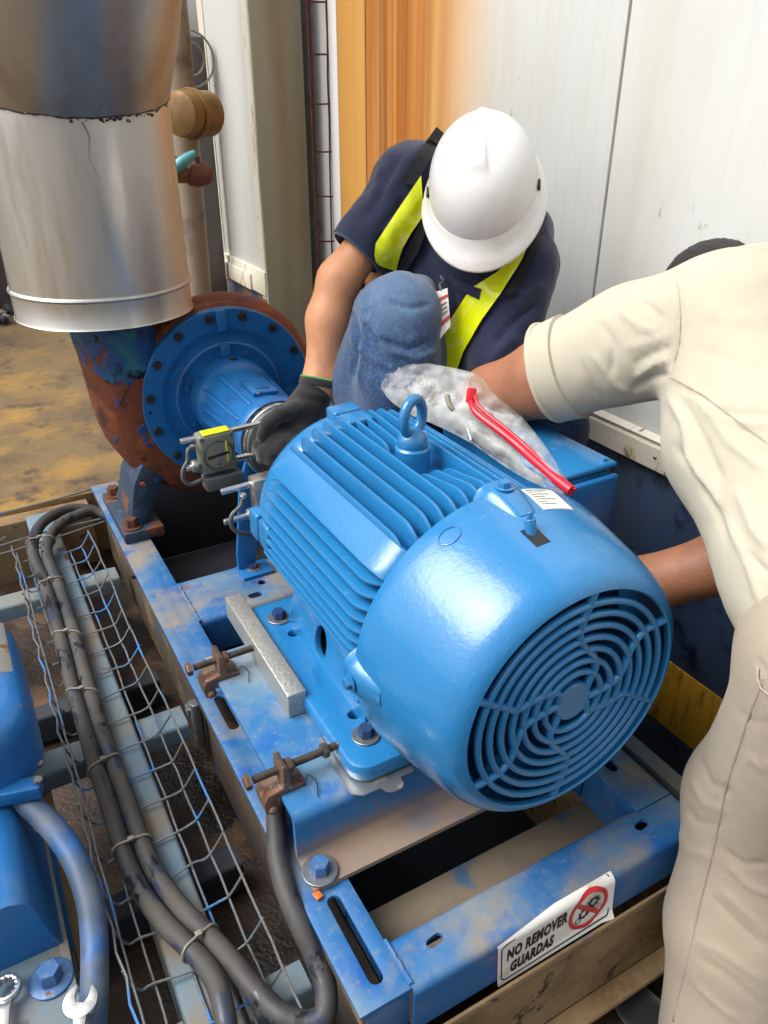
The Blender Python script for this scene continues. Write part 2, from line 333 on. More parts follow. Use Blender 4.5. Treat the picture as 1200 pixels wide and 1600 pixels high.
def m_wallmat(name, rust):
    m = M(name, (.60, .62, .61, 1), .38, layers=[(srgb(196, 196, 186), 3, .5, .75, .5, 0, (1, 1, .3)), (srgb(150, 140, 120), 30, .68, .76, .7, 0, (1, 1, .5)), (srgb(170, 166, 154), 2, .55, .8, .6, 0, (1, 3, .25), 3, {'amt': .5})]+([
        (srgb(206, 154, 78), 1.5, -.3, .42, .55, 0, (1, 2, .1), 2, {'Y': (1.46, 1.84), 'amt': .95}), (srgb(168, 98, 24), 2, -.1, .50, .6, 0, (1, 3, .1), 2, {'Y': (1.64, 1.93), 'amt': .95}), (srgb(120, 66, 20), 4, .40, .72, .6, 0, (1, 8, .1), 3, {'Y': (1.66, 1.9), 'amt': .7}), (srgb(214, 176, 110), 5, .50, .74, .6, 0, (1, 8, .12), 3, {'Y': (1.5, 1.8), 'amt': .5}), (srgb(196, 148, 76), 2, .1, .5, .5, 0, (1, 3, .15), 2, {'Y': (2.15, 2.165), 'amt': .8})] if rust else []), var=.02)
    t = m.node_tree; b = t.nodes['Principled BSDF']
    g = node(t, 'ShaderNodeNewGeometry'); sx = node(t, 'ShaderNodeSeparateXYZ'); t.links.new(g.outputs['Position'], sx.inputs[0])
    mu = node(t, 'ShaderNodeMath', _operation='MULTIPLY'); mu.inputs[1].default_value = 1/.034; t.links.new(sx.outputs['Y'], mu.inputs[0])
    fr_ = node(t, 'ShaderNodeMath', _operation='FRACT'); t.links.new(mu.outputs[0], fr_.inputs[0])
    mr = node(t, 'ShaderNodeMapRange'); t.links.new(fr_.outputs[0], mr.inputs['Value']); mr.inputs['From Min'].default_value = 0; mr.inputs['From Max'].default_value = .12
    bp = node(t, 'ShaderNodeBump', Strength=.45, Distance=.0013); t.links.new(mr.outputs[0], bp.inputs['Height']); t.links.new(bp.outputs[0], b.inputs['Normal'])
    return m
m_wall = m_wallmat('white_ribbed_panel', False); m_wallrust = m_wallmat('rust_streaked_panel', True)
m_trim = M('cream_white_trim', srgb(214, 208, 192), .5, layers=[(srgb(170, 140, 96), 8, .56, .7, .7, 0, (1, 3, 1)), (srgb(120, 110, 100), 40, .64, .72, .7, 0)], bump=(40, .2), var=.04)
m_plinth = M('navy_plinth_paint', srgb(60, 82, 114), .48, layers=[(srgb(66, 78, 92), 3, .45, .7, .55, 0, (1, 1.5, 1)), (srgb(24, 36, 62), 12, .55, .66, .35, 0), (srgb(96, 100, 104), 50, .66, .72, .6, 0), (srgb(120, 80, 44), 3.4, .5, .62, .7, 0, None, 6, {'Y': (1.24, 1.36)})], bump=(40, .25), var=.15)
m_yellow = M('yellow_stripe_paint', srgb(216, 164, 44), .55, layers=[(srgb(140, 100, 40), 12, .52, .7, .7, 0, (1, 4, 1)), (srgb(60, 56, 50), 40, .66, .72, .7, 0)], bump=(60, .3), var=.1)
m_column = M('olive_grey_column_paint', srgb(150, 153, 136), .55, layers=[(srgb(134, 126, 102), 1.6, .45, .75, .65, 0, (5, 5, .3), 2), (srgb(104, 72, 46), 26, .66, .72, .8, 0, (3, 3, 1), 4, {'amt': .8})], bump=(30, .2), var=.08)
m_conc = M('stained_concrete', srgb(118, 97, 64), .75, layers=[(srgb(88, 74, 56), 2.6, .45, .66, .9, 0, None, 8), (srgb(156, 122, 62), 3.4, .52, .70, .85, 0, None, 8), (srgb(74, 62, 50), 9, .56, .68, .8, 0, None, 8), (srgb(150, 132, 96), 90, .58, .72, .9, 0, None, 4, {'amt': .5})], bump=(45, .9, (1, 3, 1)), bump2=(220, .8), var=.2)
m_ground = M('wet_brown_ground', srgb(58, 42, 30), .6, layers=[(srgb(30, 24, 20), 4, .45, .6, .3, 0, None, 8), (srgb(96, 70, 46), 6, .56, .7, .8, 0, None, 8), (srgb(120, 104, 84), 60, .68, .74, .8, 0)], bump=(30, .9), bump2=(120, .8), var=.25)
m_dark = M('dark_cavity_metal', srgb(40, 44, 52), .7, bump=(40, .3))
m_fan = M('dark_blue_fan', (.008, .05, .15, 1), .6)
m_navybody = M('blue_neighbour_paint', (.012, .12, .34, 1), .35, layers=[(srgb(90, 120, 150), 8, .55, .72, .6, 0, None, 6, {'up': (.2, .9), 'amt': .6}), (srgb(120, 90, 64), 30, .66, .72, .8, 0)], bump=(90, .15), var=.1)
m_white = M('white_sticker', srgb(226, 226, 222), .35, layers=[(srgb(176, 164, 140), 9, .55, .72, .6, 0)], var=.02)
m_black = M('black_print', srgb(22, 22, 24), .5, var=.02)
m_red = M('red_print', srgb(190, 40, 44), .4, var=.04)
m_greenplate = M('grey_green_casing', srgb(120, 122, 108), .5, layers=[(srgb(96, 98, 88), 20, .5, .7, .55, 0)], bump=(150, .15))
m_greycase = M('dark_grey_casing', srgb(84, 88, 88), .45, bump=(200, .1))
m_lime = M('lime_yellow_tape', srgb(206, 214, 20), .45, var=.04)
m_brass = M('tarnished_brass', srgb(126, 98, 58), .55, .4, layers=[(srgb(100, 74, 44), 12, .5, .7, .7, .3)], bump=(60, .2), var=.15)
m_greypipe = M('taupe_pipe_paint', srgb(140, 128, 112), .6, layers=[(srgb(100, 86, 70), 8, .52, .7, .8, 0)], bump=(40, .2))
m_darkmach = M('dark_machine_grey', srgb(92, 88, 86), .55, layers=[(srgb(70, 60, 54), 8, .5, .7, .7, 0)], bump=(40, .2))
m_teal = M('teal_valve_handle', srgb(70, 140, 150), .45, layers=[(srgb(110, 160, 160), 30, .55, .7, .5, 0)])
m_valverust = M('brown_valve_body', srgb(96, 58, 44), .7, layers=[(srgb(150, 110, 70), 30, .58, .7, .5, .3)], bump=(80, .4), var=.2)
m_wrench = M('chrome_spanner', srgb(208, 208, 206), .25, .95, bump=(200, .06), var=.03)
m_shim = M('stainless_shim', srgb(186, 184, 176), .32, .9, layers=[(srgb(140, 120, 96), 20, .56, .7, .6, .3)])
m_seamline = M('dark_seam_filler', srgb(116, 108, 96), .8, layers=[(srgb(160, 150, 132), 20, .5, .7, .8, 0, (1, 1, .3))])

# ================================================================ SETTING
def sheet(name, x0, x1, y0, y1, z, mat, n=1):
    V = []; F = []
    for j in range(n+1):
        for i in range(n+1): V.append((x0+(x1-x0)*i/n, y0+(y1-y0)*j/n, z))
    for j in range(n):
        for i in range(n): F.append((j*(n+1)+i, j*(n+1)+i+1, (j+1)*(n+1)+i+1, (j+1)*(n+1)+i))
    return mk(name, V, F, mat, None, 0)
tag(sheet('ground', -60, 60, -60, 60, -.36, m_ground), kind='structure')
# raised concrete floor behind the pit, with a steel edge
tag(box('concrete_floor', (-12, 2.33, -.6), (1.45, 14, -.15), m_conc, None, .006), kind='structure')
tag(box('floor_edge', (-12, 2.265, -.6), (.235, 2.327, -.165), m_lower, None, .004), kind='structure')
# concrete apron in front and to the left, out of view
tag(box('pavement', (-12, -8, -.5), (-.62, 2.2, -.16), m_conc, None, .006), kind='structure')

# ---------------- panel building on the right
WX = 1.15
pb = thing('panel_building', (WX+.1, .4, -.36), 'white insulated panel building with rust streaks, navy plinth and yellow stripe', 'building')
ys = [2.33, 2.153, 1.18, .21, -.76]
for i in range(4):
    y1, y0 = ys[i]-.003, ys[i+1]+.003
    V = [(WX, y0, .352), (WX, y1, .352), (WX, y1, 2.7), (WX, y0, 2.7), (WX+.05, y0, .352), (WX+.05, y1, .352), (WX+.05, y1, 2.7), (WX+.05, y0, 2.7)]
    bm = bmesh.new(); vv = [bm.verts.new(v) for v in V]
    for f in ((0, 1, 2, 3), (7, 6, 5, 4), (0, 4, 5, 1), (3, 2, 6, 7), (1, 5, 6, 2), (0, 3, 7, 4)): bm.faces.new([vv[k] for k in f])
    bmesh.ops.bevel(bm, geom=[e for e in bm.edges if abs(e.verts[0].co.z-e.verts[1].co.z) > 1], offset=.004, segments=2, profile=.5, affect='EDGES')
    p = bm_mk('wall_panel', bm, m_wallrust if i < 2 else m_wall, pb)
    if i == 0: p['label'] = 'narrow orange rust-stained end panel'
    if i == 1: p['label'] = 'white wall panel with orange rust streaks at its far edge'
for y in ys[1:4]: box('panel_seam', (WX+.004, y-.0028, .352), (WX+.03, y+.0028, 2.7), m_seamline, pb, 0)
# skirting: sloped flashing with a round lip on top
fr = frame((0, -.8, 0), (1, 0, 0), (0, 0, 1), (0, 1, 0))
sweep_profile('skirting', [(WX-.012, .298), (WX-.012, .343)]+arc2(WX-.012, .3485, .0055, -PI/2, PI*.6, 6)+[(WX+.004, .362)], fr, 3.13, m_trim, pb, .003)
for y in np.arange(-.3, 2.3, .31): lathe('rivet', [(0, 0), (.004, .0006), (.0025, .0024), (0, .003)][::-1], (WX-.0155, y, .325), (-1, 0, 0), m_bolt, pb, 12, close=False)
box('plinth', (WX+.004, -.8, -.36), (WX+.12, 2.33, .352), m_plinth, pb, .002)
box('plinth_stripe', (WX+.0015, -.8, -.268), (WX+.02, 2.33, -.104), m_yellow, pb, .0008)
box('end_wall', (WX+.052, 2.29, -.36), (WX+2.5, 2.329, 2.7), m_wall, pb, .002)

# ---------------- second white panel building beyond the column
pb2 = thing('panel_cabinet', (1.25, 2.9, -.15), 'narrow white panelled cabinet beside the olive steel column', 'cabinet')
box('panel', (1.0, 2.628, .395), (1.9, 3.085, 2.6), m_wall, pb2, .003)
box('corner_trim', (.996, 2.606, .30), (1.04, 2.668, 2.6), m_trim, pb2, .002)
box('corner_trim', (.996, 3.052, .30), (1.04, 3.11, 2.6), m_trim, pb2, .002)
box('skirting', (.99, 2.62, .315), (1.03, 3.10, .398), m_trim, pb2, .002)
box('vent_cover', (.982, 2.75, .315), (1.0, 3.045, .372), m_trim, pb2, .002)
box('base', (1.008, 2.63, -.15), (1.85, 3.08, .34), m_plinth, pb2, .002)
wb = tag(box('back_wall', (1.158, 2.345, -.15), (1.20, 2.64, 2.7), M('bright_white_wall', (.8, .8, .79, 1), .5, var=.03), None, .003), 'plain white wall seen through the rusty wire mesh', 'wall')

# ---------------- steel column (H section) and rusty mesh
sc = thing('steel_column', (1.03, 2.56, -.15), 'tall olive grey steel column with rust streaks', 'column')
box('flange', (.935, 2.452, -.15), (1.098, 2.466, 2.7), m_column, sc, .002)
box('flange', (1.0, 2.60, -.15), (1.12, 2.612, 2.7), m_column, sc, .002)
box('web', (1.05, 2.466, -.15), (1.062, 2.60, 2.7), m_column, sc, .001)
ms = thing('wire_mesh', (1.16, 2.42, .2), 'rusty square wire mesh beside the steel column', 'wire mesh')
MY0, MY1 = Y(0, 0, 1).y, 0
def meshp(u, v): return Y(u, v, 2.40)
for k, (pa, pb_) in enumerate([((477, -60), (498, 430)), ((482, -60), (499, 430)), ((508, -60), (520, 430)), ((523, -60), (534, 430))]):
    P = [meshp(pa[0]+(pb_[0]-pa[0])*t+random.uniform(-.6, .6), pa[1]+(pb_[1]-pa[1])*t) for t in np.linspace(0, 1, 9)]
    tube('vertical_wire', P, .003, m_rebar, ms, 8, sm=3)
for v in (-50, 3, 85, 162, 237, 307, 376, 440):
    a = 477+(v+60)*.043; P = [meshp(a, v), meshp(a+16, v+random.uniform(-1, 2)), meshp(a+30, v), meshp(a+46, v-1)]
    tube('horizontal_wire', P, .0025, m_rebar, ms, 8, sm=3)
tube('tie_wire', [meshp(489, 352), meshp(499, 349), meshp(503, 358), meshp(498, 366), meshp(493, 370)], .0016, m_rebar, ms, 6, sm=5)

# ---------------- plant behind the duct
g = thing('pipe_fitting', (.70, 2.45, .90), 'tarnished brass capped pipe fitting behind the steel duct', 'pipe fitting')
gc = Y(290, 178, 2.45); ax = Vector((-.82, -.57, 0.02))
lathe('cap', [(.0, .04), (.045, .036), (.058, .030), (.061, .02), (.061, -.012)], gc, ax, m_brass, g, 32)
lathe('flange_ring', [(.066, -.014), (.068, -.018), (.068, -.032), (.063, -.036)], gc, ax, m_brass, g, 32)
lathe('pipe', [(.062, -.038), (.062, -.10)], gc, ax, m_brass, g, 32)
vp = thing('standpipe', (.70, 2.62, -.15), 'taupe vertical pipe between the steel duct and white cabinet', 'pipe')
b0 = Y(309, 440, 2.62); b1 = Y(275, 60, 2.62)
tube('pipe', [b0+Vector((0, 0, -.55)), b0, b1, b1+Vector((0, 0, .5))], .043, m_greypipe, vp, 20)
bv = thing('ball_valve', tuple(Y(303, 272, 2.4)), 'brown ball valve with teal lever behind the duct', 'valve')
c = Y(309, 272, 2.4); a = (Y(275, 272, 2.4)-c).normalized()
lathe('body', [(.0, -.042), (.02, -.04), (.031, -.026), (.035, 0), (.031, .026), (.022, .034), (.022, .10)], c, a, m_valverust, bv, 20)
lathe('union_nut', [(.022, .034), (.027, .036), (.027, .062), (.022, .064)], c, a, m_brass, bv, 6)
tube('lever', [c+Vector((-.085, -.03, .012)), c+Vector((-.05, -.03, .035)), c+Vector((-.01, -.03, .058))], .012, m_teal, bv, 12, sm=5, rf=lambda t: .004+.013*math.sin(PI*min(.93, .12+t*.85))**.6)
cyl('stem', c+Vector((0, -.01, .02)), c+Vector((-.002, -.012, .05)), .009, m_valverust, bv, 12)
tag(box('machine_panel', (.80, 2.98, -.15), (.97, 3.02, 1.12), m_darkmach, None, .004), 'dark grey machine casing behind the brass pipe fitting', 'casing')
mc = thing('sealed_machine', (.9, 2.8, .8), 'dark grey machine cover with a rounded moulding, behind white cabinet edge', 'machine')
for rr in (.05, .085):
    tube('raised_ring', [Y(296, 92, 2.96)+Vector((rr*math.cos(t), 0, rr*math.sin(t))) for t in np.linspace(0, 2*PI, 40, endpoint=False)], .004, m_greypipe, mc, 6, closed=True)
box('pipe_collar', tuple(Y(268, 262, 2.5)-Vector((.02, .02, .03))), tuple(Y(268, 262, 2.5)+Vector((.02, .02, .03))), m_valverust, mc, .004)
tag(box('rusty_block', (.78, 2.86, -.15), (.90, 2.96, .28), m_brown, None, .006), 'dark rusty block on the concrete behind the standpipe', 'block')
tag(box('far_plant', (-3.5, 5.0, -.15), (.4, 5.3, 2.4), m_darkmach, None, .01), 'dark plant wall far beyond the concrete floor', 'wall')
# heap of dark stones at the far floor edge
st = thing('stone_heap', (-.03, 3.75, -.15), 'small heap of dark stones on the far concrete floor', 'stone heap')
for k in range(46):
    p = Z(random.uniform(-60, 22), random.uniform(478, 500), -.12)
    bm = bmesh.new(); bmesh.ops.create_icosphere(bm, subdivisions=1, radius=random.uniform(.018, .034))
    for v in bm.verts: v.co = v.co*random.uniform(.75, 1.2)+p
    bm_mk('stone', bm, m_dark if k % 3 else m_greypipe, st)

# ---------------- steel duct over the pump
du = thing('steel_duct', (.305, 1.80, .52), 'stainless steel clad duct with mitred elbow over the pump', 'duct')
DC = Vector((.305, 1.80, 0)); DR = .186
def duct_geo():
    V = []; F = []; n = 72
    zs = [.528, .5295, .534, .575, .583, .5845, .588, .5915, .593, .60, .68, .76, .84, .9]
    rs = [DR-.002, DR+.003, DR, DR, DR, DR+.003, DR+.0045, DR+.003, DR, DR, DR, DR, DR, DR]
    for z, r in zip(zs, rs):
        for i in range(n):
            a = 2*PI*i/n; rr = r*(1+.006*math.sin(3*a+z*9)+.004*math.sin(7*a-z*14)); V.append(DC+Vector((rr*math.cos(a), rr*math.sin(a), z)))
    for i in range(n):
        a = 2*PI*i/n; x, y = DR*math.cos(a), DR*math.sin(a); V.append(DC+Vector((x, y, .958+.25*y)))
    m = len(zs)+1
    for j in range(m-1):
        for i in range(n): F.append((j*n+i, j*n+(i+1) % n, (j+1)*n+(i+1) % n, (j+1)*n+i))
    return V, F
V, F = duct_geo(); mk('lower_cladding', V, F, m_steelduct, du, 40)
def elbow_geo():
    V = []; F = []; n = 72; R = DR+.003
    ax = Vector((.05, -.5, 1)).normalized()
    for t in (0, .012, .1, .25, .4, .6):
        for i in range(n):
            a = 2*PI*i/n; x, y = R*math.cos(a), R*math.sin(a); base = DC+Vector((x, y, .9585+.25*y))
            k = 1+.10*(1-math.exp(-t*9))
            V.append(base*1+ax*t+Vector((x, y, 0))*(k-1))
    for j in range(5):
        for i in range(n): F.append((j*n+i, j*n+(i+1) % n, (j+1)*n+(i+1) % n, (j+1)*n+i))
    return V, F
V, F = elbow_geo(); mk('elbow_cladding', V, F, m_elbow, du, 40)
P = [DC+Vector(((DR+.002)*math.cos(a), (DR+.002)*math.sin(a), .9585+.25*DR*math.sin(a)+random.uniform(-.0015, .0015))) for a in np.linspace(0, 2*PI, 120, endpoint=False)]
tube('seam_sealant', P, .0022, m_sealant, du, 6, closed=True)
for k in range(36):
    a = math.radians(random.choice((random.gauss(-88, 10), random.gauss(-52, 14), random.gauss(-70, 25)))); zz = .9585+.25*DR*math.sin(a)-abs(random.gauss(0, .005))
    p = DC+Vector(((DR+.001)*math.cos(a), (DR+.001)*math.sin(a), zz))
    bm = bmesh.new(); bmesh.ops.create_icosphere(bm, subdivisions=1, radius=random.uniform(.001, .0034))
    for v in bm.verts: v.co = Vector((v.co.x*1.5, v.co.y*.5, v.co.z))*random.uniform(.6, 1.3)+p
    bm_mk('sealant_lump', bm, m_sealant, du)
P = [DC+Vector(((DR+.001)*math.cos(a), (DR+.001)*math.sin(a), z)) for a, z in [(math.radians(-96+1.5*math.sin(k*.9)+k*.45), .905-.012*k) for k in range(15)]]
tube('drip_streak', P[:9], .0016, m_tie, du, 5, sm=2, rf=lambda t: .0018*(1-t)+.0003)

# ---------------- support frame under the cable tray
sf = thing('support_frame', (.09, 1.2, -.36), 'grey blue steel support frame in the pit under the cable tray', 'frame')
def channel(name, x0, x1, y0, y1, zt, h, along, mat, par, th=.007):
    if along == 'x':
        fr = frame((x0, 0, 0), (0, 1, 0), (0, 0, 1), (1, 0, 0)); r = .008; pr = [(y0, zt-h)]+arc2(y0+r, zt-r, r, PI, PI/2, 4)+arc2(y1-r, zt-r, r, PI/2, 0, 4)+[(y1, zt-h)]; L = x1-x0
    else:
        fr = frame((0, y0, 0), (1, 0, 0), (0, 0, 1), (0, 1, 0)); r = .008; pr = [(x0, zt-h)]+arc2(x0+r, zt-r, r, PI, PI/2, 4)+arc2(x1-r, zt-r, r, PI/2, 0, 4)+[(x1, zt-h)]; L = y1-y0
    return sweep_profile(name, [(a, b) for a, b in pr], fr, L, mat, par, -th)
channel('long_beam', .052, .127, .15, 2.26, -.15, .14, 'y', m_sub, sf)
for y0, y1 in ((1.797, 1.86), (1.19, 1.255), (.602, .65)):
    channel('cross_beam', .131, .222, y0, y1, -.152, .04, 'x', m_sub, sf)
    channel('cross_beam', -.6, .05, y0, y1, -.152, .04, 'x', m_sub, sf)
channel('lower_cross_beam', -.6, .23, .93, .985, -.275, .07, 'x', m_dark, sf)
channel('lower_cross_beam', -.6, .23, 1.50, 1.55, -.275, .07, 'x', m_dark, sf)
channel('outer_beam', -.62, -.56, .15, 2.26, -.154, .14, 'y', m_sub, sf)

# ================================================================ BASE FRAME
bf = thing('base_frame', (.511, 1.2, -.36), 'worn blue steel skid frame carrying motor and pump', 'machine base')
def rail(x0, x1, y0, y1, lipside, slots, name='rail'):
    # top plate with slots
    th = .007
    hs_ = [slot(sx, sa, sx, sb, .0095) for sx, sa, sb in slots]
    fr = frame((0, 0, -th), (1, 0, 0), (0, 1, 0), (0, 0, 1))
    o = plate(name, [(x0, y0), (x1-.012, y0), (x1-.012, y1), (x0, y1)] if lipside > 0 else [(x0+.012, y0), (x1, y0), (x1, y1), (x0+.012, y1)], hs_, fr, th, m_base, bf, .0012)
    return o
r1 = rail(.225, .308, .458, 2.05, 1, [(.264, .492, .606), (.258, .985, 1.06)])
r2 = rail(.714, .797, .516, 2.05, -1, [(.757, .60, .70)])
# rounded inner folds of the rails
for par, xf, s, segs in ((r1, .296, 1, ((.524, .625), (.628, 1.296), (1.462, 2.05))), (r2, .726, -1, ((.524, .625), (.628, 1.296), (1.462, 2.05)))):
    for ya, yb in segs:
        fr = frame((0, ya+.001, 0), (1, 0, 0), (0, 0, 1), (0, 1, 0))
        pr = arc2(xf-.010*s, -.0100, .010, PI/2, 0 if s > 0 else PI, 6)+[(xf, -.082)]
        sweep_profile('rail_web', pr, fr, yb-ya-.002, m_base, par, -.006*s)
for par, xa, xb in ((r1, .2285, .234), (r2, .788, .794)):
    box('outer_lip', (xa, .462 if xa < .5 else .527, -.034 if xa < .5 else -.082), (xb, 2.05, -.0072), m_side if xa < .5 else m_base, par, .001)
# front channel
fr = frame((.2965, 0, 0), (0, 1, 0), (0, 0, 1), (1, 0, 0))
pr = [(.62, -.084), (.458, -.084)]+[(.453, -.078), (.4515, -.02)]+arc2(.4635, -.012, .012, PI, PI/2, 6)+arc2(.516, -.010, .010, PI/2, 0, 5)+[(.526, -.05)]
# top with two slotted holes
th = .006
o = sweep_profile('front_channel', [(.4515, -.082), (.4515, -.012)]+arc2(.4635, -.012, .012, PI, PI/2, 6)[1:], fr, .4985, m_base, bf, -th)
frt = frame((0, 0, -th), (1, 0, 0), (0, 1, 0), (0, 0, 1))
plate('channel_top', [(.2965, .46345), (.795, .46345), (.7955, .514), (.2965, .514)], [slot(.346, .494, .358, .496, .0065), slot(.708, .494, .72, .496, .0065)], frt, th, m_base, o, 0)
sweep_profile('channel_inner_fold', arc2(.514, -.012, .012, PI/2, 0, 6)+[(.526, -.05)], fr, .43, m_base, o, -th)
box('inner_plate', (.2985, .46, -.089), (.792, .62, -.083), m_inner, o, .001)
# weld bead where channel meets rail
tube('weld_bead', [(.297+random.uniform(-.001, .001), y, .0005+random.uniform(0, .001)) for y in np.linspace(.462, .526, 22)], .0032, m_base, o, 6)
# rear cross channel
fr = frame((.2965, 0, 0), (0, 1, 0), (0, 0, 1), (1, 0, 0))
o = plate('rear_cross_plate', [(.2965, 1.312), (.7255, 1.312), (.7255, 1.458), (.2965, 1.458)], [slot(.425, 1.335, .437, 1.335, .009), circ(.462, 1.375, .009)], frt, th, m_base, bf, .0008)
sweep_profile('cross_fold', arc2(1.312, -.014, .014, PI/2, PI, 6)+[(1.298, -.085)], fr, .429, m_base, o, th)
sweep_profile('cross_fold', arc2(1.458, -.006, .006, PI/2, 0, 4)+[(1.464, -.085)], fr, .429, m_base, o, -th)
tube('weld_bead', [(.2975+random.uniform(-.001, .001), y, .0005+random.uniform(0, .001)) for y in np.linspace(1.30, 1.455, 40)], .003, m_base, o, 6)
# lower dusty beams the skid stands on
box('lower_side_beam', (.252, .445, -.262), (.29, 2.1, -.0835), m_side, bf, .004)
box('lower_side_beam', (.735, .47, -.262), (.79, 2.1, -.0905), m_lower, bf, .004)
box('lower_front_beam', (.236, .437, -.100), (.80, .4415, -.0832), m_lower, bf, .001)
fr = frame((.236, 0, 0), (0, 1, 0), (0, 0, 1), (1, 0, 0))
sweep_profile('lower_front_beam', [(.4445, -.262), (.4445, -.19), (.440, -.165), (.4415, -.101)], fr, .565, m_lower, bf, -.006)
sweep_profile('lower_front_flange', [(.412, -.258), (.4440, -.264)], fr, .565, m_lower, bf, -.006)
box('rail_end_plate', (.2345, .46, -.0825), (.294, .4635, -.0075), m_base, r1, .0005)
box('lower_cross_beam', (.292, 1.50, -.25), (.733, 1.56, -.17), m_lower, bf, .003)
box('lower_cross_beam', (.292, 1.1, -.25), (.733, 1.16, -.18), m_lower, bf, .003)
box('rear_shade_plate', (.2965, 1.99, -.25), (.7255, 2.0, -.008), m_dark, bf, .001)  # added dark plate, its colour stands in for the shadow beneath the pump
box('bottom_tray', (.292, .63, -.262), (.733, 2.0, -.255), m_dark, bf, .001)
# adjusting bolt standing below the left rail
cyl('levelling_bolt', Z(305, 1105, -.10)+Vector((.0, 0, -.10)), Z(305, 1097, -.085), .011, m_bolt, bf, 16)
cyl('levelling_bolt_nut', Z(303, 1100, -.12)+Vector((.0, 0, -.02)), Z(303, 1100, -.12), .019, m_bolt, bf, 6)
# flat strip beyond the right rail, against the plinth
tag(box('cable_cover_strip', (.848, .2, -.065), (.878, 2.1, -.045), m_sub, None, .002), 'flat grey steel strip along the floor between skid and yellow stripe', 'steel strip')
box('strip', (.80, .2, -.36), (.86, 2.1, -.30), m_dark, bf, .002)

# ---------------- motor pedestal
mp = thing('motor_pedestal', (.511, .85, .0), 'blue bent plate pedestal bolted under the motor', 'pedestal')
fr = frame((.2445, 0, 0), (0, 1, 0), (0, 0, 1), (1, 0, 0)); ZP = .09
pr = [(.628, .0085), (.672, .0085)]+arc2(.672, .0185, .010, -PI/2, -.05, 5)+[(.683, .06)]+arc2(.699, ZP-.016, .016, PI-.05, PI/2, 7)+arc2(1.066, ZP-.016, .016, PI/2, 0, 6)+[(1.082, .012)]
sweep_profile('bent_plate', pr, fr, .55, m_ped, mp, -.0075)
bolt('pedestal_bolt', (.264, .650, .0095), (0, 0, 1), .0145, .016, m_bluebolt, mp, .004, m_bolt, hole_rot=.2, wr=1.75)
bolt('pedestal_bolt', (.757, .650, .0095), (0, 0, 1), .0145, .016, m_bluebolt, mp, .004, m_bolt, hole_rot=.5, wr=1.75)

bx = obox('orange_sealant', Vector((.2475, .6225, .0045)), (Vector((1, .2, 0)).normalized(), Vector((-.2, 1, 0)).normalized(), Vector((0, 0, 1))), (.0055, .0065, .0022), M('orange_sealant', srgb(186, 98, 34), .45, bump=(90, .6), var=.15), mp, .003)

# ---------------- jacking screws on the pedestal edge
def jack(y, x1, label, nutx, twist=0.):
    t = thing('jacking_screw', (.25, y, ZP), label, 'jacking screw', 'jacking screws on the pedestal edge')
    zr = ZP+.030
    # angle bracket: base with a hook over the edge and an upright tab
    fr = frame((0, y-.020, 0), (1, 0, 0), (0, 0, 1), (0, 1, 0))
    V = []
    b = plate('bracket', [(.222, ZP-.026), (.238, ZP-.026), (.2405, ZP+.0012), (.283, ZP+.0012), (.283, ZP+.0065), (.262, ZP+.008), (.259, ZP+.046), (.2505, ZP+.050), (.249, ZP+.012), (.226, ZP+.008), (.219, ZP-.005)], [], fr, .038, m_bracket, t, .0018)
    bm = bmesh.new(); bmesh.ops.create_icosphere(bm, subdivisions=2, radius=.008)
    for v in bm.verts: v.co = Vector((v.co.x*1.1, v.co.y*.9, v.co.z))+Vector((.232, y-.018, ZP-.021))
    bm_mk('weld_blob', bm, m_bracket, b)
    d = Vector((1, twist, 0)).normalized(); p0 = Vector((.213, y-(.25-.213)*twist, zr))
    # thread: stacked rings
    L = (x1-.213); prof = [(.0055, 0)]; n = int(L/.0016)
    for i in range(n): prof += [(.0062, .0016*i+.0004), (.0050, .0016*i+.0012)]
    prof.append((.0055, L))
    lathe('threaded_rod', prof, p0, d, m_thread, t, 12, ang=20)
    bolt('rod_head', p0-d*.004, -d, .0115, .009, m_bracket, t, hole_rot=.3)
    tube('tie_wire', [Vector((.274, y-.012, ZP+.008)), Vector((.282, y-.020, ZP+.012)), Vector((.290, y-.012, ZP+.010)), Vector((.296, y-.026, ZP+.006)), Vector((.288, y-.048, ZP+.003))], .0008, m_black, t, 5, sm=5)
    for q in nutx: bolt('nut', p0+d*(q-.213), d, .0112, .0095, m_thread if q > .27 else m_bracket, t, hole_rot=.6)
    return t
jack(.748, .343, 'rusty jacking screw nearest the camera, touching the bare motor foot', (.262, .318), .01)
jack(1.019, .3155, 'rusty jacking screw pressing against the aluminium bar', (.262,), .01)

# ---------------- aluminium bar
rotz = Matrix.Rotation(math.radians(-.8), 3, 'Z')
ab = box('aluminium_bar', (.3160, .862, ZP+.0005), (.3475, 1.166, ZP+.0455), m_alu, None, .0022, rotz, 3)
tag(ab, 'scratched square aluminium bar lying beside the motor foot', 'metal bar')

# ---------------- shims below the front motor foot
fr = frame((0, 0, ZP+.0006), (1, 0, 0), (0, 1, 0), (0, 0, 1))
tag(plate('shim_plate', [(.329, .742), (.330, .682), (.344, .672), (.372, .672), (.376, .662), (.383, .657), (.398, .657), (.404, .663), (.406, .676), (.428, .676), (.434, .686), (.434, .80), (.335, .80)], [], fr, .0016, m_shim, None, 0), 'shiny steel shim plate under the near motor foot', 'shim')
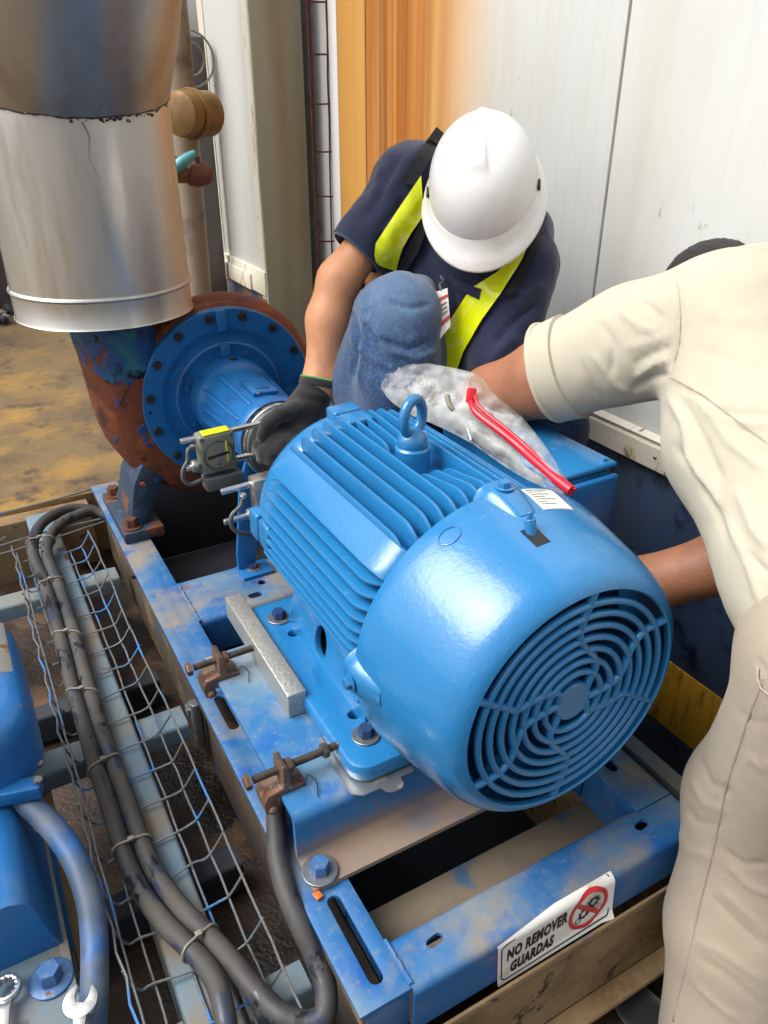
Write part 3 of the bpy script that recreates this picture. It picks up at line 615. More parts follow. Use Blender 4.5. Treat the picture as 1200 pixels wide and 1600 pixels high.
# ---------------- sticker on front channel
YF = .4515
stk = thing('warning_sticker', (.52, YF, -.04), 'white NO REMOVER GUARDAS warning sticker on the front channel', 'sticker')
A_, B_, C_, D_ = [Vector((p.x, 0, p.z)) for p in (Y(777, 1480, YF), Y(962, 1358, YF), Y(951, 1425, YF), Y(776, 1539, YF))]
A_.z = min(A_.z, -.0005)
def stp(u, v, h=0):
    """u along, v down; the upper part follows the fold of the channel, lower corners curl out"""
    p = (A_*(1-u)+B_*u)*(1-v)+(D_*(1-u)+C_*u)*v
    y = YF-.0008
    if p.z > -.012:
        a = min(1.35, (p.z+.012)/.012); y = .4635-.0128*math.cos(a)-.0004; p.z = -.012+.0128*math.sin(a)
    y -= .006*max(0, v-.86)/.14*(.3+.7*u) + .004*max(0, u-.9)/.1*v
    return Vector((p.x, y-h, p.z))
N1, N2 = 40, 24; V = []; F = []
for s in (0, .0005):
    for j in range(N2+1):
        for i in range(N1+1):
            V.append(stp(i/N1, j/N2, s+.0003))
w1 = N1+1; off = w1*(N2+1)
for j in range(N2):
    for i in range(N1):
        q = (j*w1+i, j*w1+i+1, (j+1)*w1+i+1, (j+1)*w1+i); F.append(q); F.append(tuple(k+off for k in q[::-1]))
mk('vinyl', V, F, m_white, stk, 60)
def on_sticker(name, polys, mat, h=.0013, th=0):
    V = []; F = []
    for poly in polys:
        b = len(V); V += [stp(min(max(u, 0), 1), min(max(v, 0), 1), h) for u, v in poly]; F.append(tuple(range(b, b+len(poly))))
    return mk(name, V, F, mat, stk, 0)
def text_polys(body, size, u0, v0, sx, sy, shear=.18, fat=.0):
    cu = bpy.data.curves.new('t', 'FONT'); cu.body = body; cu.size = size; cu.shear = shear; cu.offset = fat; cu.resolution_u = 3; cu.space_character = 1.12 if fat > .05 else 1
    ob = bpy.data.objects.new('t', cu); COL.objects.link(ob); bpy.context.view_layer.update()
    me = ob.to_mesh(); out = [[(u0+me.vertices[i].co.x*sx, v0-me.vertices[i].co.y*sy) for i in p.vertices] for p in me.polygons]
    ob.to_mesh_clear(); bpy.data.objects.remove(ob); bpy.data.curves.remove(cu); return out
on_sticker('lettering', text_polys('NO REMOVER', 1, .07, .47, .074, .34, .16, .058), m_black)
on_sticker('lettering', text_polys('GUARDAS', 1, .10, .83, .074, .34, .16, .058), m_black)
asp = (A_-B_).length/(A_-D_).length
def ringp(c, r0, r1, n=40, asp=asp):
    out = []
    for i in range(n):
        a, b = 2*PI*i/n, 2*PI*(i+1)/n
        out.append([(c[0]+r/asp*math.cos(t), c[1]+r*math.sin(t)) for r, t in ((r0, a), (r1, a), (r1, b), (r0, b))])
    return out
# rounded black border
bo = rrect(.025*asp, .045, asp-.03*asp, .93, .09); bi = rrect(.025*asp+.022, .067, asp-.03*asp-.022, .908, .07)
on_sticker('border', [[(bo[i][0]/asp, bo[i][1]), (bo[(i+1) % len(bo)][0]/asp, bo[(i+1) % len(bo)][1]), (bi[(i+1) % len(bi)][0]/asp, bi[(i+1) % len(bi)][1]), (bi[i][0]/asp, bi[i][1])] for i in range(len(bo))], m_black)
RC = (.77, .50)
def gear(c, r, teeth=9, r2=.62):
    pts = []
    for i in range(teeth*4):
        a = 2*PI*i/(teeth*4); rr = r if (i % 4) < 2 else r*.78
        pts.append((c[0]+rr/asp*math.cos(a), c[1]+rr*math.sin(a)))
    inn = [(c[0]+r*.45/asp*math.cos(2*PI*i/(teeth*4)), c[1]+r*.45*math.sin(2*PI*i/(teeth*4))) for i in range(teeth*4)]; n = len(pts)
    return [[pts[i], pts[(i+1) % n], inn[(i+1) % n], inn[i]] for i in range(n)]
grid = []
for k in range(7):
    x = RC[0]+(-.02+.024*k); grid.append([(x, .30+.02*k), (x+.003, .30+.02*k), (x+.003, .64), (x, .64)])
for k in range(6):
    z = .34+.055*k; grid.append([(RC[0]-.02, z), (RC[0]+.12, z), (RC[0]+.12, z+.01), (RC[0]-.02, z+.01)])
on_sticker('mesh_print', grid, m_black, .0012)
on_sticker('gear_print', gear((RC[0]-.035, .56), .125)+gear((RC[0]+.045, .42), .135)+ringp((RC[0]-.085, .66), .045, .065, 16), m_black, .0014)
d = .30
on_sticker('prohibition_ring', ringp(RC, .325, .40, 56)+[[(RC[0]-(d*.72+.03)/asp, RC[1]-d*.72+.03), (RC[0]-(d*.72-.03)/asp, RC[1]-d*.72-.03), (RC[0]+(d*.72+.03)/asp, RC[1]+d*.72-.03), (RC[0]+(d*.72-.03)/asp, RC[1]+d*.72+.03)]], m_red, .0016)

# ================================================================ MOTOR
AX, AZ = .5366, .3158
def ap(r, deg, y): return Vector((AX+r*math.cos(math.radians(deg)), y, AZ+r*math.sin(math.radians(deg))))
mo = thing('electric_motor', (AX, .88, ZP), 'large glossy blue finned electric motor with fan cover', 'electric motor')
OY = Vector((AX, 0, AZ))
core = lathe('frame_barrel', [(.12, .60), (.150, .605), (.152, .70), (.152, 1.06), (.12, 1.07)], OY, (0, 1, 0), m_motor, mo, 72)
def fin(pts, e1o, e1, n, th, name='cooling_fin'):
    """pts (y, h); e1 outward direction, n plate normal"""
    fr = frame(Vector(e1o)-Vector(n)*(th/2), (0, 1, 0), e1, n)
    return plate(name, pts, [], fr, th, m_motor, mo, .0017)
def fin_outline(ya, yb, h0, hr, hf, rr=.018, rf=.055):
    # rear end (yb) small round corner, front end (ya) large sweep down to the cover
    o = [(ya, h0)]
    o += [(ya+rf*(1-math.cos(t))*.9, h0+(hf-h0)*math.sin(t)) for t in np.linspace(.25, PI/2, 8)]
    o += [(yb-rr*(1-math.cos(t)), hr-rr*.6*(1-math.sin(t))) for t in np.linspace(PI/2, .15, 5)]
    o += [(yb+.004, h0)]
    return o
# upright fins on top
xs = [-.1145+.0196*i for i in range(12)]
for x in xs:
    tip = math.sqrt(max(.188**2-x*x, .01)); root = math.sqrt(.150**2-x*x)
    if abs(x) < .030:
        fin(fin_outline(.694, .826, root, tip-.012, tip-.002, .03, .045), (AX+x, 0, AZ), (0, 0, 1), (1, 0, 0), .0048)
        fin(fin_outline(.905, 1.052, root, tip-.004, tip-.010, .018, .03), (AX+x, 0, AZ), (0, 0, 1), (1, 0, 0), .0048)
    else:
        fin(fin_outline(.690, 1.054, root, tip-.002, tip-.003), (AX+x, 0, AZ), (0, 0, 1), (1, 0, 0), .0048)
# flat shoulders between upright and level fins
for s in (-1, 1):
    q = [(-.093, .118), (-.1165, .1395), (-.1195, .1400), (-.1545, .1135), (-.1560, .1110), (-.1545, .1085), (-.105, .105)]
    V = []; ysn = [.690, .692, .70, .715, .735, 1.03, 1.045, 1.052]
    for k, y in enumerate(ysn):
        sh = [.35, .55, .80, .93, 1, 1, .99, .95][k]
        for (a, b) in q:
            rr = math.hypot(a, b); c0 = .150/rr; f = c0+(1-c0)*sh if rr > .150 else 1
            V.append((AX+(a if s < 0 else -a)*f, y, AZ+b*f))
    m = len(q); F = [(j*m+i, j*m+(i+1) % m, (j+1)*m+(i+1) % m, (j+1)*m+i) for j in range(len(ysn)-1) for i in range(m)]
    F += [tuple(range(m)), tuple(range((len(ysn)-1)*m, len(ysn)*m))]
    mk('shoulder_rib', V, F, m_motor, mo, 40)
# level fins on both sides
zs_ = [.0925, .0755, .0585, .0415, .0245, .0075, -.0095, -.0265, -.044, -.062, -.080]
for s in (-1, 1):
    for k, z in enumerate(zs_):
        if s > 0 and k < 5: continue
        rt_ = .186-.0005*k; tip = math.sqrt(rt_**2-z*z)-(.010 if k > 7 else 0); root = math.sqrt(.150**2-z*z)
        yb = 1.05 if k not in (4, 5) else 1.03
        fin(fin_outline(.692, yb, root, tip, tip, .018, .05), (AX, 0, AZ+z), (s, 0, 0), (0, 0, 1), .0045)
# rear end shield with its lugs
es = lathe('end_shield', [(.150, 1.045), (.164, 1.048), (.168, 1.055), (.168, 1.085), (.163, 1.098), (.150, 1.112), (.128, 1.126), (.098, 1.136), (.066, 1.140), (.064, 1.15), (.05, 1.152)], OY, (0, 1, 0), m_motor, mo, 72)
def lug(deg, y0, y1, r0, r1, hw, mat=m_motor, par=None):
    e = Vector((math.cos(math.radians(deg)), 0, math.sin(math.radians(deg)))); t = Vector((-e.z, 0, e.x)); c = Vector((AX, 0, AZ))
    a = obox('lug', c+e*((r0+r1)/2)+Vector((0, (y0+y1)/2, 0)), (t, Vector((0, 1, 0)), e), (hw, (y1-y0)/2, (r1-r0)/2), mat, par or es, .005, 3)
    return a, c, e, t
for deg in (93, 178):
    a, c, e, t = lug(deg, 1.012, 1.052, .140, .182, .024)
    lug(deg, 1.058, 1.094, .140, .182, .025)
    cyl('lug_hole', c+e*.168+Vector((0, 1.0125, 0))-t*.008, c+e*.168+Vector((0, 1.0105, 0))-t*.008, .005, m_black, a, 12, 0)
# lifting eye
ey = Vector((AX, .872, AZ+.150))
cyl('eye_boss', ey, ey+Vector((0, 0, .038)), .0255, m_motor, mo, 28, .003)
eb = lathe('lifting_eye', [(.012, .034), (.0215, .036), (.0225, .040), (.0225, .050), (.019, .056), (.012, .062)], ey, (0, 0, 1), m_motor, mo, 28)
ec = ey+Vector((0, 0, .0815)); dv = Vector((.93, .37, 0)).normalized()
V, F = tube_geo([ec+dv*(.0215*math.cos(t))+Vector((0, 0, .0255*math.sin(t))) for t in np.linspace(0, 2*PI, 40, endpoint=False)], .0078, 14, True)
mk('eye_ring', V, F, m_motor, eb, 60)
# fan cover
COVER = [(.2010, .671), (.2034, .669), (.2045, .658), (.2037, .645), (.1985, .615), (.1922, .580), (.1855, .547), (.1790, .522), (.1728, .509), (.1665, .5015), (.1600, .4965), (.1545, .4945), (.1525, .4965), (.1525, .503), (.161, .511), (.174, .530), (.182, .555), (.189, .58), (.195, .615), (.2, .665)]
fc = lathe('fan_cover', COVER+[COVER[0]], OY, (0, 1, 0), m_motor, mo, 112, close=False)
def cover_r(y):
    P = [(a, b) for a, b in COVER[:12]]
    for (r0, y0), (r1, y1) in zip(P, P[1:]):
        if y1 <= y <= y0: return r0+(r1-r0)*(y0-y)/(y0-y1)
    return .2
# grille rings and wavy spokes
GY = .4995
def gp(r, a, dy=0): return Vector((AX+r*math.cos(a), GY+dy, AZ+r*math.sin(a)))
lathe('grille_hub', [(0, .4975), (.025, .4965), (.0265, .4985), (.0265, .505), (0, .505)], OY, (0, 1, 0), m_motor, fc, 40, close=False)
radii = [.0420+.01585*i for i in range(7)]
for r in radii:
    P = [gp(r, t) for t in np.linspace(0, 2*PI, 96, endpoint=False)]
    V = []; n = 8
    for p in P:
        e = (p-Vector((AX, GY, AZ))).normalized()
        for k in range(n): t = 2*PI*k/n; V.append(p+e*(.0045*math.cos(t))+Vector((0, .0052*math.sin(t), 0)))
    m = len(P); F = [(i*n+k, i*n+(k+1) % n, ((i+1) % m)*n+(k+1) % n, ((i+1) % m)*n+k) for i in range(m) for k in range(n)]
    mk('grille_ring', V, F, m_motor, fc, 60)
def gpx(u, v):
    p = Y(720+u/3.529, 900+v/3.529, GY); return p
SP = [[(725, 650), (790, 610), (860, 560), (905, 480), (940, 390), (1000, 310), (1060, 272), (1115, 250)],
      [(680, 620), (712, 560), (740, 500), (732, 440), (690, 400), (655, 345), (668, 270), (690, 205), (725, 165)],
      [(585, 690), (535, 645), (470, 655), (390, 690), (310, 735), (240, 725), (185, 690)]]
for half in (0, 1):
    for sp in SP:
        P = []
        for u, v in sp:
            p = gpx(u, v); dx, dz = p.x-AX, p.z-AZ; r = math.hypot(dx, dz); a = math.atan2(dz, dx)+PI*half
            P.append((r, a))
        P.sort(); P[0] = (.024, P[0][1]); P[-1] = (.1545, P[-1][1])
        V, F = tube_geo(catmull([gp(r, a, .0005) for r, a in P], 6), .0050, 10)
        V = [Vector((v.x, GY+(v.y-GY)*1.15, v.z)) for v in V]
        mk('grille_spoke', V, F, m_motor, fc, 60)
# fan behind the grille
fan = lathe('fan_disc', [(0, .565), (.055, .562), (.06, .575), (.17, .60), (.17, .606), (0, .606)], OY, (0, 1, 0), m_fan, mo, 48, close=False)
for k in range(9):
    a = 2*PI*k/9; e = Vector((math.cos(a), 0, math.sin(a))); t = Vector((-e.z, 0, e.x))
    obox('fan_blade', OY+e*.115+Vector((0, .582, 0)), (t, Vector((0, 1, 0)), e), (.003, .022, .055), m_fan, fan, .001)
# cover fixings: raised pads with screws, grease nipple pocket, blank, sticker
def cover_patch(name, y0, y1, d0, d1, mat, par, h=.0012, th=.0, n1=14, n2=10):
    V = []; F = []
    for s in (0, 1):
        for j in range(n2+1):
            for i in range(n1+1):
                y = y0+(y1-y0)*j/n2; V.append(ap(cover_r(y)+(h if s else -.001), d0+(d1-d0)*i/n1, y))
    w1 = n1+1; off = w1*(n2+1)
    for j in range(n2):
        for i in range(n1):
            q = (j*w1+i, j*w1+i+1, (j+1)*w1+i+1, (j+1)*w1+i); F.append(tuple(k+off for k in q)); F.append(q[::-1])
    edge = [i for i in range(w1)]+[j*w1+n1 for j in range(1, n2+1)]+[n2*w1+i for i in range(n1-1, -1, -1)]+[j*w1 for j in range(n2-1, 0, -1)]
    for a, b in zip(edge, edge[1:]+edge[:1]): F.append((a, b, b+off, a+off))
    return mk(name, V, F, mat, par, 40)
def pad(deg, y0, y1, hw, par):
    """wedge shaped boss that runs out towards the front"""
    V = []; F = []; nn = 10; w_ = 9
    for j in range(nn+1):
        f = j/nn; y = y1+(y0-y1)*f; w = hw*(1-.45*f); hh = .013*(1-f)**.8+.001
        for i in range(w_+1):
            g = i/w_*2-1; k = max(0, 1-abs(g)**4)
            V.append(ap(cover_r(max(y, .5))-.002+hh*k+.002*k, deg+g*w, y))
    for j in range(nn):
        for i in range(w_): F.append((j*(w_+1)+i, j*(w_+1)+i+1, (j+1)*(w_+1)+i+1, (j+1)*(w_+1)+i))
    F.append(tuple(range(w_+1))); return mk('fixing_pad', V, F, m_motor, par, 45)
for deg in (90, 180, -30):
    pdo = pad(deg, .612, .678, 9, fc)
    p = ap(.2145, deg, .658); bolt('cover_screw', p, p-Vector((AX, p.y, AZ)), .0085, .007, m_motor, pdo, .0015, m_motor, wr=1.5)
nip = cover_patch('grease_pocket', .562, .592, 91.5, 97.5, m_black, fc, .0004)
cyl('grease_nipple', ap(.188, 94.6, .584), ap(.208, 94, .590), .0068, m_motor, nip, 14, .001)
cyl('nipple_tip', ap(.208, 94, .590), ap(.2165, 93.8, .592), .0038, m_motor, nip, 12, .001)
P = [ap(cover_r(.639+.011*math.sin(t))+.0006, 116.5+4.2*math.cos(t), .639+.011*math.sin(t)) for t in np.linspace(0, 2*PI, 28, endpoint=False)]
tube('blank_ring', P, .0009, m_motor, fc, 6, closed=True)
lb = cover_patch('rating_label', .614, .660, 68, 82, m_white, fc, .0009)
for k in range(7):
    cover_patch('label_line', .6545-.0052*k, .6562-.0052*k, 81, (72, 75, 73, 76, 72, 77, 74)[k], m_black if k == 0 else m_tie, lb, .0013, n1=8, n2=1)
# feet
def foot(s):
    X0 = lambda x: AX+s*(x-AX)
    fx = lambda a, b: (min(X0(a), X0(b)), max(X0(a), X0(b)))
    x0, x1 = fx(.340, .475)
    out = rrect(x0, .686, x1, 1.128, .03, 6)
    fr = frame((0, 0, ZP+.0028), (1, 0, 0), (0, 1, 0), (0, 0, 1))
    slab = plate('foot', out, [circ(X0(.392), .792, .0085), circ(X0(.392), 1.022, .0085)], fr, .030, m_motor, mo, .006)
    # web with an oval hand hole
    o = Vector((X0(.396), 0, ZP+.03))
    lean = Vector((.16 if X0(.402) < AX else -.16, 0, 1)).normalized()
    fr = frame(o, (0, 1, 0), lean, (1, 0, 0))
    web = plate('foot_web', [(.765, -.004), (1.06, -.004), (1.045, .06), (1.03, .11), (.79, .11), (.775, .06)], [circ(.930, .040, .021, 24, .030)], fr, .012, m_motor, slab, .002)
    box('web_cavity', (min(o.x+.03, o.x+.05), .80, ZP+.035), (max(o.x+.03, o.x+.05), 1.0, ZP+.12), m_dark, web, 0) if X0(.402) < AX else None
    for y in (.742, 1.072):
        bolt('foot_bolt', (X0(.386), y, ZP+.0330), (0, 0, 1), .0125, .014, m_navybolt, slab, .0035, m_bolt, hole_rot=.15, wr=1.7)
    cyl('foot_pillar', (X0(.435), .755, ZP+.03), (X0(.470), .765, ZP+.14), .040, m_motor, slab, 28, .006)
    cyl('foot_pillar', (X0(.435), 1.05, ZP+.03), (X0(.470), 1.045, ZP+.14), .040, m_motor, slab, 28, .006)
    bolt('earth_bolt', (X0(.402), .782, ZP+.075), (-1 if X0(.402) < AX else 1, 0, 0.1), .012, .012, m_motor, slab, hole_rot=.4)
    return slab
foot(1); foot(-1)
# terminal box on the right flank
tb = box('terminal_box', (.690, .735, .352), (.800, 1.03, .462), m_motor, mo, .010, None, 3)
box('terminal_cover', (.686, .731, .4635), (.806, 1.034, .474), m_motor, tb, .006, None, 3)
box('terminal_front_cover', (.696, .722, .356), (.803, .7335, .458), m_pump, tb, .006, None, 3)
for p in ((.70, .745), (.79, .745), (.70, 1.02), (.79, 1.02)): bolt('cover_screw', (p[0], p[1], .474), (0, 0, 1), .0055, .005, m_motor, tb, hole_rot=.2)
cyl('shaft', (AX, 1.13, AZ), (AX, 1.22, AZ), .026, m_chrome, mo, 24)

# ================================================================ PUMP
pu = thing('centrifugal_pump', (AX, 1.8, 0), 'blue centrifugal pump with flaking rusty volute casing', 'pump')
PY = 1.795
# spiral volute: from the tongue over the top, right, bottom, left, then up into the discharge
path = []; rad = []
for t in np.linspace(0, 1, 40):
    a = math.radians(128-308*t); rc = .150+.062*t; path.append(Vector((AX+rc*math.cos(a), PY, AZ+rc*math.sin(a)))); rad.append(.062+.027*t)
for t in np.linspace(.1, 1, 10):
    path.append(Vector((AX-.212-.018*t, PY+.003*t, AZ+.26*t))); rad.append(.089+.006*t)
V, F = tube_geo(path, .08, 28, rf=lambda t: rad[min(int(round(t*(len(rad)-1))), len(rad)-1)])
V = [Vector(v)+Vector((noise.noise(Vector(v)*22), noise.noise(Vector(v)*22+Vector((9, 3, 1))), noise.noise(Vector(v)*22+Vector((4, 8, 2)))))*.003 for v in V]
vol = mk('volute', V, F, m_volute, pu, 50)
# upper part of the casing still wears blue paint
V, F = tube_geo([Vector((AX-.213-.018*t, PY+.003*t, AZ+.07+.19*t)) for t in np.linspace(0, 1, 14)], .09, 36, rf=lambda t: .0925+.0045*t)
V = [Vector(v)+Vector((noise.noise(Vector(v)*26), noise.noise(Vector(v)*26+Vector((9, 3, 1))), 0))*.003+Vector((0, 0, .05*noise.fractal(Vector((v.x*30, v.y*30, 2.)), .7, 2., 4)*max(0, 1-(v.z-AZ-.07)/.1))) for v in V]
mk('discharge_neck', V, F, m_volblue, pu, 50)
lathe('casing_drum', [(.10, 1.725), (.205, 1.727), (.213, 1.735), (.213, 1.775), (.19, 1.80), (.19, 1.87), (.10, 1.88)], OY, (0, 1, 0), m_volute, pu, 64)
# cover plate with stepped recess
cp = lathe('cover_plate', [(.135, 1.7268), (.205, 1.7265), (.2075, 1.7235), (.2075, 1.7075), (.205, 1.7045), (.166, 1.7040), (.160, 1.7050), (.152, 1.7120), (.138, 1.7160), (.1315, 1.7150), (.1295, 1.7090), (.125, 1.7060), (.121, 1.7065), (.118, 1.7085), (.098, 1.7090), (.09, 1.7090)], OY, (0, 1, 0), m_pump, pu, 96, close=False)
for k in range(15):
    a = math.radians(4+24*k); p = Vector((AX+.190*math.cos(a), 1.7042, AZ+.190*math.sin(a)))
    bolt('cover_bolt', p, (0, -1, 0), .0105, .009, m_blackbolt, cp, hole_rot=random.random())
for k in range(7):
    a = math.radians(13+49.5*k); p = Vector((AX+.107*math.cos(a), 1.7088, AZ+.107*math.sin(a)))
    bolt('seal_bolt', p, (0, -1, 0), .0062, .006, m_pump, cp, hole_rot=random.random())
for r0, r1 in ((.158, .206), (.099, .128)):   # key blocks at the top
    e = Vector((math.cos(math.radians(92)), 0, math.sin(math.radians(92)))); t = Vector((e.z, 0, -e.x))
    obox('key_block', OY+e*((r0+r1)/2)+Vector((0, 1.7005, 0)), (t, Vector((0, 1, 0)), e), (.012 if r0 > .12 else .011, .0075, (r1-r0)/2), m_pump, cp, .002)
cyl('plug_hole', (AX+.192*math.cos(math.radians(182)), 1.7038, AZ+.192*math.sin(math.radians(182))), (AX+.192*math.cos(math.radians(182)), 1.7048, AZ+.192*math.sin(math.radians(182))), .004, m_black, cp, 10, 0)
# cast marks on the cover
for deg, n in ((137, 5), (159, 3), (197, 2)):
    for k in range(n):
        a = math.radians(deg-2.6*k+2.6*n/2); e = Vector((math.cos(a), 0, math.sin(a))); t = Vector((-e.z, 0, e.x))
        tube('cast_mark', [OY+e*.184+t*.0028+Vector((0, 1.7040, 0)), OY+e*.180-t*.0028+Vector((0, 1.7038, 0)), OY+e*.176+t*.0026+Vector((0, 1.7040, 0))], .0009, m_pump, cp, 5)
# bearing bracket: bell, tapered body with ribs, end flange
bb = lathe('bearing_bracket', [(.096, 1.716), (.098, 1.69), (.0965, 1.662), (.0935, 1.650), (.0865, 1.642), (.084, 1.62), (.078, 1.54), (.0735, 1.47), (.0735, 1.452), (.082, 1.446), (.0835, 1.442), (.0835, 1.415), (.081, 1.411), (.072, 1.4105), (.066, 1.414), (.05, 1.414)], OY, (0, 1, 0), m_pump, pu, 64, close=False)
for deg in (150, 172, 194, 216, 238, 120, 30, 8, -14):
    e = Vector((math.cos(math.radians(deg)), 0, math.sin(math.radians(deg)))); t = Vector((-e.z, 0, e.x))
    fr = frame(OY-t*.004, (0, 1, 0), e, t)
    plate('rib', [(1.455, .068), (1.455, .079), (1.475, .0815), (1.62, .0935), (1.648, .0935), (1.648, .07)], [], fr, .008, m_pump, bb, .002)
e = Vector((math.cos(math.radians(86)), 0, math.sin(math.radians(86)))); t = Vector((-e.z, 0, e.x))
obox('name_pad', OY+e*.0795+Vector((0, 1.52, 0)), (t, Vector((0, 1, .05)).normalized(), e), (.028, .045, .004), m_pump, bb, .002)
obox('name_plate', OY+e*.0842+Vector((0, 1.505, 0)), (t, Vector((0, 1, .05)).normalized(), e), (.016, .010, .0006), m_pump, bb, .0003)
cyl('oil_port', OY+e*.0955+Vector((0, 1.675, 0)), OY+e*.0985+Vector((0, 1.675, 0)), .010, m_black, bb, 16, .0005)
bolt('grease_screw', OY+e*.080+t*.018+Vector((0, 1.47, 0)), e, .004, .004, m_chrome, bb)
for k in range(26):    # toothed dark seal behind the coupling ring
    a = 2*PI*k/26; er = Vector((math.cos(a), 0, math.sin(a))); tt = Vector((-er.z, 0, er.x))
    obox('seal_tooth', OY+er*.0745+Vector((0, 1.4065, 0)), (tt, Vector((0, 1, 0)), er), (.0055, .004, .005), m_black, bb, .001)
# support leg of the bracket
sl = plate('support_leg', [(.43, .0085), (.47, .0085), (.50, .20), (.50, .27), (.475, .28), (.452, .22), (.430, .05)], [], frame((0, 1.432, 0), (1, 0, 0), (0, 0, 1), (0, 1, 0)), .010, m_pump, pu, .002)
box('leg_foot', (.428, 1.395, .0005), (.50, 1.452, .0083), m_pump, sl, .002)
bolt('leg_bolt', (.463, 1.425, .0085), (0, 0, 1), .0095, .009, m_navybolt, sl, .002, m_bolt)
box('support_leg', (.60, 1.432, .009), (.68, 1.442, .27), m_pump, pu, .002)
# casing feet
def pfoot(x0, x1):
    f = box('foot', (x0, 1.682, .0008), (x1, 1.935, .0285), m_foot, pu, .004)
    return f
f1 = pfoot(.236, .332); pfoot(.741, .84)
V = []; F = []
prof = [(.262, .3, .0287, 1.705, 1.895), (.270, .325, .07, 1.72, 1.87), (.285, .36, .13, 1.725, 1.865), (.32, .42, .19, 1.73, 1.86)]
for x0, x1, z, y0, y1 in prof: V += [(x0, y0, z), (x1, y0+.005, z), (x1, y1, z), (x0, y1, z)]
for j in range(3):
    for i in range(4): F.append((j*4+i, j*4+(i+1) % 4, (j+1)*4+(i+1) % 4, (j+1)*4+i))
F += [(0, 1, 2, 3), (12, 13, 14, 15)]
bm = bmesh.new(); vv = [bm.verts.new(v) for v in V]
for f in F: bm.faces.new([vv[i] for i in f])
bmesh.ops.recalc_face_normals(bm, faces=bm.faces)
bmesh.ops.bevel(bm, geom=bm.edges[:], offset=.006, segments=2, profile=.5, affect='EDGES')
bm_mk('foot_web', bm, m_foot, f1)
for y in (1.712, 1.905):
    bolt('foot_bolt', (.262, y, .0287), (0, 0, 1), .0165, .020, m_rustbolt, f1, .004, m_rustbolt, hole_rot=.3, wr=1.5)
# flaking paint chips hanging off the volute
for u, v in ((222, 757), (208, 905)):
    p = Y(u, v, 1.72) if v < 850 else Z(u, v, -.02)
    q = [p+Vector((random.uniform(-.013, .013), random.uniform(-.006, .006), random.uniform(-.009, .009))) for _ in range(5)]
    c = sum(q, Vector())/5; q.sort(key=lambda w_: math.atan2(w_.z-c.z, w_.x-c.x))
    V = q+[w_+Vector((0, .0012, .001)) for w_ in q]; F = [tuple(range(5)), tuple(range(9, 4, -1))]+[(i, (i+1) % 5, (i+1) % 5+5, i+5) for i in range(5)]
    mk('paint_flake', V, F, M('salmon_flake', srgb(190, 84, 62), .7) if v < 850 else m_volute, vol, 0)

# ================================================================ COUPLING
cg = thing('shaft_coupling', (AX, 1.3, AZ), 'flexible shaft coupling with bright steel ring between pump and motor', 'coupling')
lathe('steel_ring', [(.070, 1.398), (.0815, 1.398), (.0830, 1.396), (.0830, 1.389), (.0815, 1.387), (.070, 1.387)], OY, (0, 1, 0), m_chrome, cg, 64, close=False)
lathe('ring_face', [(.080, 1.3885), (.076, 1.380), (.056, 1.372), (.05, 1.36), (.05, 1.31), (.056, 1.305), (.07, 1.295), (.07, 1.23), (.045, 1.225), (.045, 1.2)], OY, (0, 1, 0), m_greycase, cg, 48, close=False)
lathe('flex_element', [(.071, 1.29), (.074, 1.285), (.074, 1.24), (.071, 1.235)], OY, (0, 1, 0), m_black, cg, 48)

# ================================================================ ALIGNMENT SENSORS
al = thing('alignment_sensor', (.386, 1.36, .33), 'grey laser shaft alignment sensor with dial on two steel rods', 'sensor', 'shaft alignment sensors on the coupling')
YS = 1.352
cyl('rod', Y(282, 690, 1.362), Vector((.50, 1.362, .376)), .0062, m_chrome, al, 16)
cyl('rod', Y(296, 731, 1.362)+Vector((-.006, 0, 0)), Vector((.50, 1.362, .312)), .0062, m_chrome, al, 16)
rx = Vector((1, 0, .03)).normalized(); rz = Vector((-.03, 0, 1)).normalized(); ry = Vector((0, 1, 0))
bc = Vector((.3875, 1.358, .3405))
ho = obox('housing', bc, (rx, ry, rz), (.0355, .017, .041), m_greenplate, al, .006, 3)
obox('target_tape', bc+rz*.0413+rx*.002-ry*.003, (rx, ry, rz), (.026, .013, .0012), m_lime, ho, .0004)
lathe('dial', [(.0, .0195), (.026, .0195), (.0285, .018), (.0285, .0165)], bc-rz*.003+rx*.0, (0, -1, 0), m_greenplate, ho, 40)
lathe('dial_rim', [(.029, .0168), (.0315, .0195), (.032, .0205), (.031, .021), (.0292, .0205)], bc-rz*.003, (0, -1, 0), m_greycase, ho, 40, close=False)
dl = plate('dial_label', circ(0, 0, .024, 28), [], frame(bc-rz*.003-ry*.0197, rx, rz, -ry), .0004, m_tie, ho, 0)
sv = plate('dial_silver', [(-.009, -.026), (.006, -.026), (.009, .026), (-.006, .026)], [], frame(bc-rz*.003-ry*.0201, rx, rz, -ry), .0003, m_shim, ho, 0)
obox('aperture', bc-rz*.002-ry*.0208-rx*.002, (Vector((1, 0, .12)).normalized(), ry, Vector((-.12, 0, 1)).normalized()), (.0215, .0006, .0026), m_black, ho, .0002)
obox('level_vial', bc+rx*.016+rz*.002-ry*.0206, (rx, ry, rz), (.0015, .0005, .022), m_lime, ho, .0002)
obox('window', bc+rx*.0285+rz*.004-ry*.0176, (rx, ry, rz), (.0038, .0008, .007), m_black, ho, .0003)
for a, b in ((-.029, .034), (.029, .034), (.029, -.034)): cyl('screw', bc+rx*a+rz*b-ry*.0168, bc+rx*a+rz*b-ry*.0185, .0042, m_greycase, ho, 12, .0005)
V = text_polys('S', 1, 0, 0, 1, 1, 0, .01); sx = .012
fr = frame(bc-rz*.019-rx*.003-ry*.0207, rx, rz, -ry)
VV = []; FF = []
for poly in V:
    b = len(VV); VV += [fr(p[1]*sx+.004, p[0]*sx-.004, 0) for p in poly]; FF.append(tuple(range(b, b+len(poly))))
